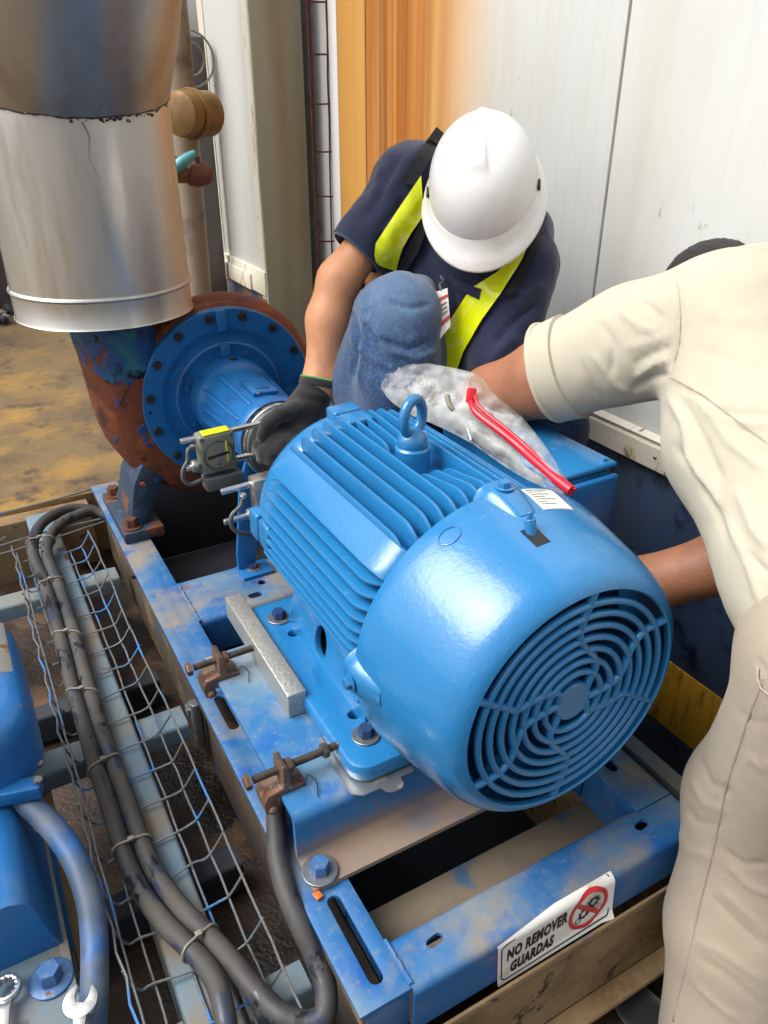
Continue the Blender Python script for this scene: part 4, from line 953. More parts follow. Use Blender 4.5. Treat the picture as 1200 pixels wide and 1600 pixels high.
mk('dial_mark', VV, FF, m_black, ho, 0)
bo_ = Vector((.394, 1.355, .279))
bt = obox('battery_box', bo_, (rx, ry, rz), (.038, .018, .0145), m_greycase, al, .004, 3)
V = text_polys('WiFi', 1, 0, 0, 1, 1, 0, 0); fr = frame(bo_-ry*.0184+rz*.007-rx*.012, rx, rz, -ry); VV = []; FF = []
for poly in V:
    b = len(VV); VV += [fr(p[0]*.008, -p[1]*.008, 0) for p in poly]; FF.append(tuple(range(b, b+len(poly))))
mk('battery_lettering', VV, FF, m_shim, bt, 0)
cyl('clamp_knob', Y(300, 729, 1.352), Y(309, 727, 1.352), .0125, m_shim, al, 16, .002)
cyl('plug', Y(297, 700, 1.35), Y(304, 698, 1.35), .006, m_shim, al, 12, .001)
tube('cable', [Y(304, 699, 1.348), Y(294, 703, 1.342), Y(293, 720, 1.338), Y(286, 735, 1.336), Y(287, 750, 1.336), Y(298, 757, 1.338), Y(316, 749, 1.345)], .0042, m_greycase, al, 10, sm=6)
al2 = thing('alignment_sensor', (.40, 1.22, .29), 'second alignment sensor, only its rods and cable show beside the motor end', 'sensor', 'shaft alignment sensors on the coupling')
cyl('rod', Y(345, 769, 1.22), Vector((.49, 1.22, .326)), .0062, m_chrome, al2, 16)
cyl('rod', Y(350, 816, 1.22), Vector((.49, 1.22, .264)), .0062, m_chrome, al2, 16)
obox('bracket', Vector((.432, 1.212, .294)), (rx, ry, rz), (.028, .016, .045), m_shim, al2, .004)
cyl('clamp_nut', Vector((.394, 1.22, .262)), Vector((.41, 1.22, .263)), .011, m_shim, al2, 16, .001)
cyl('clamp_screw', Y(378, 772, 1.20), Y(381, 777, 1.20), .006, m_chrome, al2, 10, .001)
tube('cable', [Y(381, 770, 1.21), Y(376, 790, 1.205), Y(362, 806, 1.20), Y(363, 824, 1.20), Y(376, 833, 1.2), Y(392, 834, 1.21)], .0042, m_greycase, al2, 10, sm=6)

# ================================================================ CABLE TRAY
ct = thing('cable_tray', (.09, 1.25, -.145), 'galvanised wire basket cable tray running along the skid', 'cable tray')
ZT = -.140
def wob(p, a=.0012): return Vector(p)+Vector((random.uniform(-a, a), random.uniform(-a, a), random.uniform(-a, a)))
def lwire(x, z, r=.0020, bump=0, y0=.42, y1=2.02):
    P = []
    for k, y in enumerate(np.arange(y0, y1, .04)):
        P.append(wob(Vector((.0035*noise.noise(Vector((y*3, x*40, 1.))), 0, .004*noise.noise(Vector((y*3, x*40, 7.)))))+Vector((x+bump*math.sin(k*PI)*0+bump*(1 if k % 2 else -1), y, z))))
    tube('long_wire', P, r, m_wire, ct, 6, sm=2)
for x, z in ((.133, ZT-.002), (.082, ZT-.006), (.030, ZT-.002), (.004, ZT+.028)): lwire(x, z)
lwire(.163, ZT+.006); lwire(.188, ZT+.045)
lwire(-.004, ZT+.052, .0020, .0022)
for k, y in enumerate(np.arange(.46, 2.0, .0795)):
    s = random.uniform(-.007, .007)
    P = [(-.005, y+.006+s, ZT+.052), (.0, y+s, ZT+.03), (.012, y+s, ZT+.003), (.03, y+s, ZT+.003), (.08, y, ZT-.001), (.133, y-s, ZT+.003), (.150, y-s, ZT+.004), (.166, y-s, ZT+.012), (.189, y-s, ZT+.045)]
    tube('cross_wire', [wob(p, .0016) for p in P], .0020, m_wire, ct, 6, sm=3)
# end wires folded up near the pump and towards the left
for P in ([(-.35, 1.99, -.10), (-.1, 2.0, -.095), (-.01, 2.03, -.085)], [(-.35, 2.06, -.14), (-.1, 2.07, -.13), (.1, 2.08, -.12), (.24, 2.08, -.12)], [(-.35, 2.02, -.13), (.0, 2.0, -.11), (.24, 2.04, -.11)], [(-.4, 2.12, -.08), (.0, 2.15, -.07), (.18, 2.15, -.06), (.33, 2.2, -.07)]):
    tube('end_wire', [wob(p, .003) for p in P], .0024, m_wire, ct, 6, sm=6)
# cables
def cable(name, pts, r, mat, label, cat='cable', group=None):
    o = thing(name, tuple(pts[len(pts)//2]), label, cat, group)
    tube('sheath', pts, r, mat, o, 16, sm=8); return o
zc = -.121
c1 = [Vector((.30, 2.085, -.15)), Z(140, 796, -.12), Z(105, 797, -.11), Z(72, 812, -.105), Z(55, 835, -.108), Z(52, 865, -.112), Z(67, 905, zc), Z(82, 950, zc), Z(98, 1010, zc), Z(112, 1070, zc), Z(130, 1130, zc), Z(147, 1190, zc), Z(164, 1240, zc), Z(186, 1310, zc), Z(213, 1380, zc), Z(255, 1440, zc+.005), Z(300, 1485, zc+.012), Z(335, 1530, zc+.02), Z(352, 1590, zc+.02), Z(358, 1660, zc)]
c2 = [Vector((.30, 2.05, -.15)), Z(150, 800, -.115), Z(118, 806, -.105), Z(92, 820, -.105), Z(76, 845, -.108), Z(74, 870, -.112), Z(90, 910, zc), Z(104, 950, zc), Z(122, 1010, zc), Z(138, 1070, zc), Z(156, 1130, zc), Z(176, 1190, zc), Z(196, 1240, zc), Z(216, 1300, zc), Z(244, 1365, zc), Z(284, 1420, zc+.004), Z(326, 1462, zc+.01), Z(365, 1505, zc+.018), Z(400, 1548, zc+.022), Z(440, 1585, zc+.02), Z(478, 1598, -.085), Z(506, 1585, -.068), Z(509, 1545, -.055), Z(493, 1495, -.038), Z(467, 1440, -.012), Z(447, 1390, .004), Z(434, 1340, .014), Z(432, 1295, .022), Z(438, 1262, .026)]
c2[-1] = Vector((.262, .80, .03)); c2.append(Vector((.30, .86, .03)))
cable('power_cable', c1, .0148, m_cable, 'dirty black cable on the left side of the wire tray', group='cables in the wire tray')
cable('power_cable', c2, .0148, m_cable, 'black cable of the tray that loops back up under the motor pedestal', group='cables in the wire tray')
ck = catmull(c1, 4); ck2 = catmull(c2, 4)
for k, (u, v) in enumerate([(64, 855), (82, 917), (105, 994), (132, 1082), (170, 1200), (210, 1330), (315, 1480)]):
    p = min(ck, key=lambda q: (q-Z(u-8, v, zc)).length); q2 = min(ck2, key=lambda q: (q-p).length)
    m_ = (p+q2)/2; d = (q2-p); d.normalize(); t = ck[min(len(ck)-1, ck.index(p)+1)]-p; n_ = d.cross(t).normalized(); hw = (q2-p).length/2
    P = []
    for a in np.linspace(0, 2*PI, 24, endpoint=False):
        cx = math.cos(a); P.append(m_+d*(hw*(1 if cx > .01 else -1 if cx < -.01 else 0)+.0164*cx)+n_*(.0164*math.sin(a)))
    ti = thing('cable_tie', tuple(m_), 'cable tie %s' % ['nearest the bend beside the pump', 'second from the pump end of the tray', 'third from the pump end, beside the blue box', 'fourth from the pump end of the tray', 'third from the near end of the tray', 'second from the near end of the tray', 'at the near end where the cables swing right'][k], 'cable tie', 'ties round the two tray cables')
    tube('strap', P, .0022, m_tie, ti, 6, closed=True)
    box('lock', tuple(m_+n_*.018*(1 if n_.z > 0 else -1)-Vector((.005, .004, .002))), tuple(m_+n_*.018*(1 if n_.z > 0 else -1)+Vector((.005, .004, .003))), m_tie, ti, .001)

# ================================================================ NEIGHBOURING MACHINE ON THE LEFT
nm = thing('neighbour_motor', (-.12, .85, -.1), 'blue machine with rounded terminal box at the left picture edge', 'machine')
# rounded terminal box: outline in plan swept along y, tapering
def loft(name, rings, mat, par, ang=40, cap=True):
    n = len(rings[0]); V = [p for r in rings for p in r]; F = [(j*n+i, j*n+(i+1) % n, (j+1)*n+(i+1) % n, (j+1)*n+i) for j in range(len(rings)-1) for i in range(n)]
    if cap: F += [tuple(range(n))[::-1], tuple((len(rings)-1)*n+i for i in range(n))]
    return mk(name, V, F, mat, par, ang)
rings = []
for z, g in ((.02, .9), (.03, 1), (.10, 1), (.125, .97), (.14, .88), (.146, .7)):
    pts = []
    ctr = Vector((-.150, 1.15, z))
    for x, y in rrect(-.118*g, -.165*g, .118*g, .165*g, .07*g, 6):
        pts.append(ctr+Vector((x, y, 0)))
    rings.append(pts)
tbx = loft('terminal_box', rings, m_navybody, nm)
obox('badge_recess', Vector((-.062, 1.20, .140)), (Vector((1, 0, -.3)).normalized(), Vector((0, 1, 0)), Vector((.3, 0, 1)).normalized()), (.017, .075, .006), m_sub, tbx, .004)
obox('lid_edge', Vector((-.095, .985, .030)), (Vector((1, -.25, 0)).normalized(), Vector((.25, 1, 0)).normalized(), Vector((0, 0, 1))), (.05, .014, .012), m_navybody, tbx, .003)
for p in ((-.05, .972, .043), (-.045, 1.02, .03)): bolt('lid_screw', p, (.3, -.2, 1), .007, .007, m_bolt, tbx)
# sloping body below with bent front edge and flat base
V = []; sec = [(-.5, .035), (-.115, .035), (-.098, .028), (-.088, .012), (-.075, -.06), (-.055, -.105), (-.5, -.105)]
for y in (.80, .805, 1.0): V += [(x+(.0 if y > .805 else -.002), y, z-.02) for x, z in sec]
n = len(sec); F = [(j*n+i, j*n+(i+1) % n, (j+1)*n+(i+1) % n, (j+1)*n+i) for j in range(2) for i in range(n)]+[tuple(range(n)), tuple(range(2*n, 3*n))]
mk('machine_body', V, F, m_navybody, nm, 40)
sidep = box('side_plate', (-.075, .50, -.20), (-.062, 1.30, -.100), m_sub, nm, .002)
box('base_rail', (-.26, .42, -.115), (-.068, 1.0, -.101), m_sub, nm, .002)
box('edge_angle', (-.061, .50, -.22), (-.045, 1.34, -.195), m_lower, nm, .002)
bolt('base_bolt', Z(80, 1530, -.1), (0, 0, 1), .0165, .020, m_bluebolt, nm, .004, m_bluebolt, hole_rot=.35, wr=1.75)
gl = lathe('cable_gland', [(.018, 0), (.026, .004), (.026, .018), (.030, .02), (.030, .040), (.024, .046)], Z(8, 1215, .02)+Vector((-.02, .02, 0)), (.7, -.65, -.25), m_tie, nm, 24)
cable('supply_cable', [Vector((-.11, .99, .02)), Z(8, 1228, .01), Z(40, 1253, .0), Z(80, 1290, -.01), Z(115, 1340, -.03), Z(138, 1400, -.05), Z(147, 1460, -.07), Z(148, 1520, -.085), Z(146, 1580, -.095), Z(142, 1650, -.105)], .0185, m_hose, 'blue dusted hose curving down beside the left machine')

# ================================================================ SPANNERS
def spanner(name, P0, P1, label, ring):
    """combination spanner: P0 jaw end centre, P1 other end"""
    t = thing(name, tuple(P0), label, 'spanner', 'spanners lying on the left machine base')
    d = (P1-P0).normalized(); up = Vector((0, 0, 1)); s = d.cross(up).normalized(); L = (P1-P0).length
    fr = frame(P0-up*.004, d, s, up)
    if ring:
        plate('ring_head', circ(0, 0, .0185, 28), [[(.0115*(1+.09*math.cos(12*a))*math.cos(a), .0115*(1+.09*math.cos(12*a))*math.sin(a)) for a in np.linspace(0, 2*PI, 72, endpoint=False)]], frame(P0-up*.006, d, s, up), .0125, m_wrench, t, .002)
    else:
        c = .42; o = []
        for a in np.linspace(PI+c+.25, 3*PI-c+.25, 22): o.append((.021*math.cos(a), .021*math.sin(a)))
        a0 = .25+PI; u = Vector((math.cos(a0), math.sin(a0))); w_ = Vector((-u.y, u.x))
        jaw = [u*.005+w_*-.0085, u*-.002+w_*-.005, u*-.002+w_*.005, u*.005+w_*.0085]
        plate('open_jaw', o+[(p.x, p.y) for p in jaw], [], fr, .0085, m_wrench, t, .0008)
    pts = [(.0155, .0085), (.03, .0066), (L, .0062), (L, -.0062), (.03, -.0066), (.0155, -.0085)]
    sh = plate('shank', pts, [], frame(P0-up*.0032, d, s, up), .0066, m_wrench, t, .0016)
    return t
spanner('spanner', Z(126, 1566, -.058), Z(116, 1760, -.07), 'open ended chrome spanner leaning by the blue hose', False)
spanner('spanner', Z(10, 1545, -.084), Z(-4, 1740, -.088), 'chrome ring spanner at the lower left corner', True)

# ================================================================ PEOPLE
def seg_sdf(P, pr):
    a, b, ra, rb = pr[0], pr[1], pr[2], pr[3]
    a = np.array(a); b = np.array(b)
    Q = P
    if len(pr) > 4:      # squash: (axis, factor) about the middle of the bone
        n_, q = np.array(pr[4]), pr[5]; c = (a+b)/2; dn = (P-c)@n_; Q = P+np.outer(dn*(1/q-1), n_)
        da = (a-c)@n_; db = (b-c)@n_; a = a+n_*da*(1/q-1); b = b+n_*db*(1/q-1)
    ab = b-a; L2 = max(ab@ab, 1e-9); t = np.clip(((Q-a)@ab)/L2, 0, 1)
    d = np.linalg.norm(Q-a-np.outer(t, ab), axis=1)-(ra+(rb-ra)*t)
    return d
def body_sdf(P, prims, k):
    ds = np.stack([seg_sdf(P, p) for p in prims]); m = ds.min(0)
    return m-k*np.log(np.exp(-(ds-m)/k).sum(0))
def blob_mesh(prims, voxel=.007, k=.012, iters=6, smooth=2):
    parts = []
    for pr in prims:
        a, b, ra, rb = Vector(pr[0]), Vector(pr[1]), pr[2], pr[3]; L = (b-a).length; d = (b-a) if L > 1e-6 else Vector((0, 0, 1))
        n = 7; prof = [(ra*math.sin(t), -ra*math.cos(t)) for t in np.linspace(0, PI/2, n)]+[(rb*math.cos(t), L+rb*math.sin(t)) for t in np.linspace(0.001, PI/2, n)]
        prof[0] = (1e-5, prof[0][1]); prof[-1] = (1e-5, prof[-1][1])
        V, F = lathe_geo(prof, a, d, 20)
        if len(pr) > 4:
            n_ = Vector(pr[4]); c = (a+b)/2; V = [v+n_*((v-c).dot(n_))*(pr[5]-1) for v in V]
        parts.append((V, F))
    V, F = join_geo(parts)
    me = bpy.data.meshes.new('tmp'); me.from_pydata([tuple(v) for v in V], [], F)
    bm = bmesh.new(); bm.from_mesh(me); bmesh.ops.recalc_face_normals(bm, faces=bm.faces); bm.to_mesh(me); bm.free()
    o = bpy.data.objects.new('tmp', me); COL.objects.link(o)
    md = o.modifiers.new('r', 'REMESH'); md.mode = 'VOXEL'; md.voxel_size = voxel
    if smooth: ms_ = o.modifiers.new('s', 'SMOOTH'); ms_.iterations = smooth; ms_.factor = .5
    dg = bpy.context.evaluated_depsgraph_get(); ev = o.evaluated_get(dg); m2 = bpy.data.meshes.new_from_object(ev)
    bpy.data.objects.remove(o); bpy.data.meshes.remove(me)
    P = np.empty(len(m2.vertices)*3); m2.vertices.foreach_get('co', P); P = P.reshape(-1, 3)
    e = 1e-3
    for _ in range(iters):
        s = body_sdf(P, prims, k)
        g = np.stack([body_sdf(P+np.eye(3)[i]*e, prims, k)-s for i in range(3)], 1)/e
        gl = np.maximum((g**2).sum(1), .2); P = P-np.clip(s/gl, -.02, .02)[:, None]*g*.8
    m2.vertices.foreach_set('co', P.ravel()); m2.update()
    return m2, P
def normals_of(me):
    N = np.empty(len(me.vertices)*3); me.vertex_normals.foreach_get('vector', N); return N.reshape(-1, 3)
def screen_of(P):
    q = P-_C; z = q@_fw; return 600+F_PX*(q@_rt)/z, 800-F_PX*(q@_up)/z
def polydist(u, v, pts):
    best = np.full(len(u), 1e9); tt = np.zeros(len(u)); n = len(pts)-1
    for i in range(n):
        ax_, ay = pts[i]; bx, by = pts[i+1]; dx, dy = bx-ax_, by-ay; L2 = dx*dx+dy*dy
        t = np.clip(((u-ax_)*dx+(v-ay)*dy)/L2, 0, 1); d = np.hypot(u-ax_-t*dx, v-ay-t*dy)
        k = d < best; best[k] = d[k]; tt[k] = (i+t[k])/n
    return best, tt
FW, FH = .72, 1.25
def fold(me, folds):
    """press creases and ridges into cloth: (polyline, width, height, lean)"""
    P = np.empty(len(me.vertices)*3); me.vertices.foreach_get('co', P); P = P.reshape(-1, 3); N = normals_of(me)
    u, v = screen_of(P); face = ((N*(_C-P)).sum(1) > 0)
    disp = np.zeros(len(P))
    for f in folds:
        pts, wd, h = f[0], f[1]*FW, f[2]*FH; d, t = polydist(u, v, pts); ends = np.clip(np.minimum(t, 1-t)*6, 0, 1) if not (len(f) > 3 and f[3]) else 1
        disp += np.where(face, h*np.exp(-(d/wd)**2)*ends, 0)
    P = P+N*disp[:, None]; me.vertices.foreach_set('co', P.ravel()); me.update(); return me
def ripple(me, amp, sc, st=(1, 1, 1), seed=0):
    P = np.empty(len(me.vertices)*3); me.vertices.foreach_get('co', P); P = P.reshape(-1, 3); N = normals_of(me)
    d = np.array([noise.fractal(Vector((p[0]*sc*st[0]+seed, p[1]*sc*st[1], p[2]*sc*st[2])), .6, 2., 3) for p in P])
    P = P+N*(d*amp)[:, None]; me.vertices.foreach_set('co', P.ravel()); me.update()
def put(name, me, mat, parent, extra=()):
    me.name = name; me.materials.clear(); me.materials.append(mat)
    for x in extra: me.materials.append(x)
    me.polygons.foreach_set('use_smooth', [True]*len(me.polygons))
    P = np.empty(len(me.vertices)*3); me.vertices.foreach_get('co', P); P = P.reshape(-1, 3); c = Vector((P.min(0)+P.max(0))/2)
    P = P-np.array(c); me.vertices.foreach_set('co', P.ravel()); me.update()
    o = bpy.data.objects.new(name, me); return place(o, parent, c)
def cut(me, planes):
    """keep the part of a mesh on the positive side of every (point, normal), leaving clean open hems with a cap"""
    bm = bmesh.new(); bm.from_mesh(me)
    for p, n_, rad in planes:
        p, n_ = Vector(p), Vector(n_).normalized()
        geom = [f for f in bm.faces if (f.calc_center_median()-p).length < rad]; gs = set(geom)
        es_ = {e for f in geom for e in f.edges}; vs2 = {v for f in geom for v in f.verts}
        bmesh.ops.bisect_plane(bm, geom=list(vs2)+list(es_)+geom, plane_co=p, plane_no=-n_, clear_outer=False)
        kill = [f for f in bm.faces if (f.calc_center_median()-p).length < rad and (f.calc_center_median()-p).dot(n_) < -1e-5]
        bmesh.ops.delete(bm, geom=kill, context='FACES')
    bm.to_mesh(me); bm.free(); return me

def cloth_mat(name, base, rough=.85, weave=700, layers=(), var=.05, sheen=.3, ws=.25):
    m = M(name, base, rough, layers=list(layers), bump=(weave, ws), bump2=(42, .32), var=var, spec=.2)
    b = m.node_tree.nodes['Principled BSDF']; b.inputs['Sheen Weight'].default_value = sheen; b.inputs['Sheen Roughness'].default_value = .5; return m
def skin_mat(name, base):
    m = M(name, base, .5, layers=[(tuple(c*.72 for c in base[:3])+(1,), 14, .5, .75, .5, 0), (tuple(min(1, c*1.15) for c in base[:3])+(1,), 9, .52, .7, .45, 0)], bump=(320, .35), bump2=(34, .22), var=.08)
    b = m.node_tree.nodes['Principled BSDF']; b.inputs['Subsurface Weight'].default_value = .12; b.inputs['Subsurface Radius'].default_value = (.012, .005, .003); b.inputs['Subsurface Scale'].default_value = 1.
    return m
m_skinA = skin_mat('tan_skin', srgb(196, 138, 100)); m_skinB = skin_mat('brown_skin', srgb(154, 104, 78))
m_navy = cloth_mat('navy_polo_cloth', srgb(34, 40, 66)); m_rib = cloth_mat('slate_rib_knit', srgb(58, 76, 100))
m_jeans = cloth_mat('blue_denim', srgb(42, 66, 102), layers=[(srgb(110, 142, 174), 160, .45, .75, .85, 0, None, 3, {'amt': .3}), (srgb(36, 54, 86), 7, .52, .8, .85, 0, None, 3, {'amt': .6}), (srgb(124, 152, 182), 5, .3, .65, .85, 0, None, 4, {'Z': (.57, .675), 'amt': .6})], weave=600, ws=.35, var=.06)
m_khaki = cloth_mat('cream_twill_shirt', srgb(178, 172, 155), sheen=.1, layers=[(srgb(150, 142, 122), 6, .55, .8, .85, 0, None, 5, {'amt': .45}), (srgb(120, 110, 94), 26, .68, .76, .85, 0, None, 4, {'amt': .35})], var=.03); m_khaki2 = cloth_mat('beige_cotton_trousers', srgb(160, 149, 133), sheen=.1, layers=[(srgb(140, 128, 108), 5, .52, .8, .85, 0, None, 5, {'amt': .5}), (srgb(100, 90, 78), 22, .66, .76, .85, 0, None, 4, {'amt': .35})], var=.04, ws=.35)
m_hair = M('black_hair', srgb(26, 20, 18), .55, bump=(900, 1.), var=.3)
m_hat = M('white_hard_hat', (.70, .70, .685, 1), .3, layers=[(srgb(176, 168, 150), 6, .52, .72, .45, 0, None, 6, {'amt': .5}), (srgb(120, 110, 96), 60, .68, .74, .6, 0, None, 4, {'amt': .6})], bump=(30, .06), var=.02, coat=.2)
m_lanyard = cloth_mat('black_webbing', srgb(26, 27, 32)); m_glove = cloth_mat('black_knit_glove', srgb(34, 34, 35), weave=420, ws=.7); m_greenc = cloth_mat('green_cuff_thread', srgb(60, 150, 70))
def hivis():
    m = M('hi_vis_tape', srgb(222, 234, 16), .28, layers=[(srgb(240, 244, 120), 40, .55, .7, .2, 0, None, 3), (srgb(204, 196, 16), 10, .56, .75, .3, 0, None, 3, {'amt': .6})], bump=(40, .5), var=.06, coat=.4)
    return m
m_hivis = hivis()

def ribbon(name, L, R, surf, mat, parent, off=.005, th=.0022, N=34, Mw=6, fallback=1.45):
    """band laid over a garment: left and right edge polylines run down the body, the cloth carries it"""
    def res(pts, n):
        d = [0]
        for a, b in zip(pts, pts[1:]): d.append(d[-1]+math.hypot(b[0]-a[0], b[1]-a[1]))
        out = []
        for k in range(n):
            s = d[-1]*k/(n-1); i = max(j for j in range(len(d)) if d[j] <= s+1e-9); i = min(i, len(pts)-2); t = (s-d[i])/max(d[i+1]-d[i], 1e-9)
            out.append((pts[i][0]+(pts[i+1][0]-pts[i][0])*t, pts[i][1]+(pts[i+1][1]-pts[i][1])*t))
        return out
    Lp, Rp = res(L, N), res(R, N); G = []; dep = []
    for i in range(N):
        for j in range(Mw+1):
            t = j/Mw; u = Lp[i][0]*(1-t)+Rp[i][0]*t; v = Lp[i][1]*(1-t)+Rp[i][1]*t
            d = Vector(sight(u, v)).normalized(); h, n_, _, dist = surf.ray_cast(Vector(_C), d)
            G.append((u, v)); dep.append(None if h is None else float((np.array(h)-_C)@_fw))
    known = [x for x in dep if x is not None]; base = sum(known)/len(known) if known else fallback
    dep = [base if x is None else x for x in dep]; w_ = Mw+1
    A = np.array(dep).reshape(N, w_)
    for _ in range(5):
        B = np.pad(A, 1, mode='edge'); A = np.minimum(A, (B[:-2, 1:-1]+B[2:, 1:-1]+B[1:-1, :-2]+B[1:-1, 2:])/4)*.5+A*.5
    V = [D(u, v, A[i//w_, i % w_]-off) for i, (u, v) in enumerate(G)]; off2 = len(V)
    V += [D(u, v, A[i//w_, i % w_]-off+th) for i, (u, v) in enumerate(G)]; F = []
    for i in range(N-1):
        for j in range(Mw):
            q = (i*w_+j, i*w_+j+1, (i+1)*w_+j+1, (i+1)*w_+j); F.append(q); F.append(tuple(x+off2 for x in q[::-1]))
    edge = list(range(w_))+[i*w_+Mw for i in range(1, N)]+[(N-1)*w_+j for j in range(Mw-1, -1, -1)]+[i*w_ for i in range(N-2, 0, -1)]
    for a, b in zip(edge, edge[1:]+edge[:1]): F.append((a, b, b+off2, a+off2))
    return mk(name, V, F, mat, parent, 50)
def bvh_of(o):
    me = o.data; c = WL[o.name]; return BVHTree.FromPolygons([v.co+c for v in me.vertices], [tuple(p.vertices) for p in me.polygons])
def hand_prims(w0, palm, dirs, up, s=1.):
    """w0 wrist, palm centre, four finger polylines and a thumb polyline -> bones"""
    pr = [(w0, palm, .027*s, .03*s)]
    for f in dirs:
        for a, b in zip(f, f[1:]): pr.append((a, b, .0105*s, .0095*s))
    return pr

# ---------------- crouching worker in navy polo shirt
pA = thing('person', tuple(D(720, 600, 1.5)), 'crouching person in navy polo, jeans, white hard hat and yellow harness', 'person')
shA, elA, wrA = D(645, 288, 1.42), D(529, 438, 1.43), D(499, 598, 1.45)
trunkA = [(D(735, 330, 1.45), D(690, 430, 1.52), .105, .11), (D(690, 430, 1.52), D(690, 590, 1.62), .11, .125), (D(650, 300, 1.46), D(628, 440, 1.55), .085, .09),
          (D(770, 400, 1.43), D(745, 560, 1.50), .10, .105), (D(735, 290, 1.44), D(800, 370, 1.41), .075, .07)]
slA = [(shA, D(585, 365, 1.42), .066, .054), (D(585, 365, 1.42), D(552, 402, 1.425), .053, .051)]
lshA, lelA = D(818, 420, 1.38), D(780, 565, 1.39)
slA2 = [(lshA, lelA, .062, .056)]
neckA = D(752, 345, 1.40); headA = D(757, 300, 1.375)
kneeA = D(630, 493, 1.345)
legA = [(kneeA, D(620, 590, 1.37), .0655, .066), (D(650, 470, 1.40), D(660, 560, 1.42), .04, .045), (D(618, 590, 1.37), D(600, 690, 1.43), .066, .056), (D(610, 496, 1.375), D(588, 600, 1.46), .068, .083), (D(590, 600, 1.47), D(690, 640, 1.62), .085, .11), (D(640, 650, 1.66), D(760, 640, 1.62), .115, .115),
        (D(740, 640, 1.55), D(858, 668, 1.32), .085, .060), (D(858, 668, 1.32), D(830, 800, 1.42), .058, .05)]
footA = [Vector((.80, 1.22, .03)), Vector((.99, 1.07, .03))]
# body under the clothes: one continuous skin
shr = lambda pr, d: [(a[0], a[1], a[2]-d, a[3]-d)+tuple(a[4:]) for a in pr]
armA = [(shA, elA, .040, .035), (elA, D(512, 500, 1.44), .035, .036), (D(512, 500, 1.44), wrA, .036, .027), (wrA, D(480, 640, 1.45), .028, .026),
        (lshA, lelA, .045, .04), (lelA, D(745, 660, 1.47), .038, .03), (D(745, 660, 1.47), D(730, 690, 1.48), .03, .028)]
headp = [(headA, headA+Vector((0, 0, -.03)), .082, .075), (headA, neckA, .06, .055), (neckA, D(735, 370, 1.46), .055, .07)]
me, _ = blob_mesh(shr(trunkA, .014)+armA+headp+shr(legA, .014), .008, .010)
put('body', me, m_skinA, pA)
me, _ = blob_mesh(trunkA+slA+slA2, .0075, .012)
cuffp = D(558, 394, 1.425); cuffn = (shA-cuffp).normalized()
cut(me, [(cuffp, cuffn, .10)])
fold(me, [([(690, 215), (640, 250), (600, 310)], 14, .004), ([(640, 300), (600, 350), (590, 395)], 9, -.006), ([(600, 250), (575, 330)], 9, .004), ([(625, 245), (598, 300), (560, 352)], 7, -.004),
          ([(845, 470), (800, 505), (770, 540)], 7, -.006), ([(850, 440), (800, 480)], 10, .005), ([(700, 430), (720, 520)], 9, -.006), ([(735, 425), (770, 460), (830, 455)], 8, .005), ([(810, 520), (760, 570)], 9, .005),
          ([(600, 430), (640, 455)], 8, -.006), ([(660, 420), (650, 470)], 10, .006)])
ripple(me, .0035, 16, (1, 1, .6), 3.)
shirtA = put('polo_shirt', me, m_navy, pA); bA = bvh_of(shirtA)
# ribbed sleeve band
ring = []
d_, e1, e2 = perp(cuffn)
def band(name, c, ax, r0, r1, w_, mat, par, th=.004, n=40, el=1.0, e1=None):
    V, F = lathe_geo([(r0, 0), (r0+th, .0015), (r1+th, w_-.0015), (r1, w_), (r1-.004, w_), (r0-.004, 0)], c, ax, n, e1=e1, close=False); 
    if el != 1:
        dd, f1, f2 = perp(ax); V = [v+f2*((v-Vector(c)).dot(f2))*(el-1) for v in V]
    return mk(name, V, F, mat, par, 50)
band('sleeve_band', cuffp-cuffn*.004, cuffn, .0505, .0525, .024, m_rib, pA, .003)
FW, FH = .6, 1.15
me, _ = blob_mesh(legA, .005, .012)
fold(me, [([(548, 478), (560, 530), (545, 600)], 7, -.009), ([(565, 470), (572, 540), (560, 610)], 7, .006), ([(585, 505), (605, 550), (650, 562), (690, 545)], 9, .007), ([(560, 500), (590, 530), (640, 545), (685, 525)], 7, -.006), ([(545, 520), (580, 560), (630, 585)], 8, .006), ([(600, 470), (640, 482), (675, 475)], 8, -.004), ([(580, 520), (610, 575), (660, 590)], 8, -.005),
          ([(575, 455), (570, 500)], 8, -.006), ([(640, 520), (660, 570)], 9, .004), ([(600, 430), (650, 425), (690, 450)], 10, .003), ([(820, 665), (880, 655)], 7, -.005), ([(840, 690), (890, 670)], 7, .005)])
ripple(me, .0018, 14, (1, 1, .7), 11.)
put('jeans', me, m_jeans, pA)
tube('jeans_seam', [p for p in [D(578, 478, 1.305), D(583, 520, 1.315), D(573, 560, 1.325), D(568, 610, 1.34)]], .0016, m_jeans, pA, 6, sm=6)
for f in footA:
    me, _ = blob_mesh([(f, f+Vector((-.06, -.14, -.008)), .038, .03), (f, f+Vector((.01, .03, .04)), .04, .042)], .009, .012); put('shoe', me, m_lanyard, pA)
FW, FH = .72, 1.25
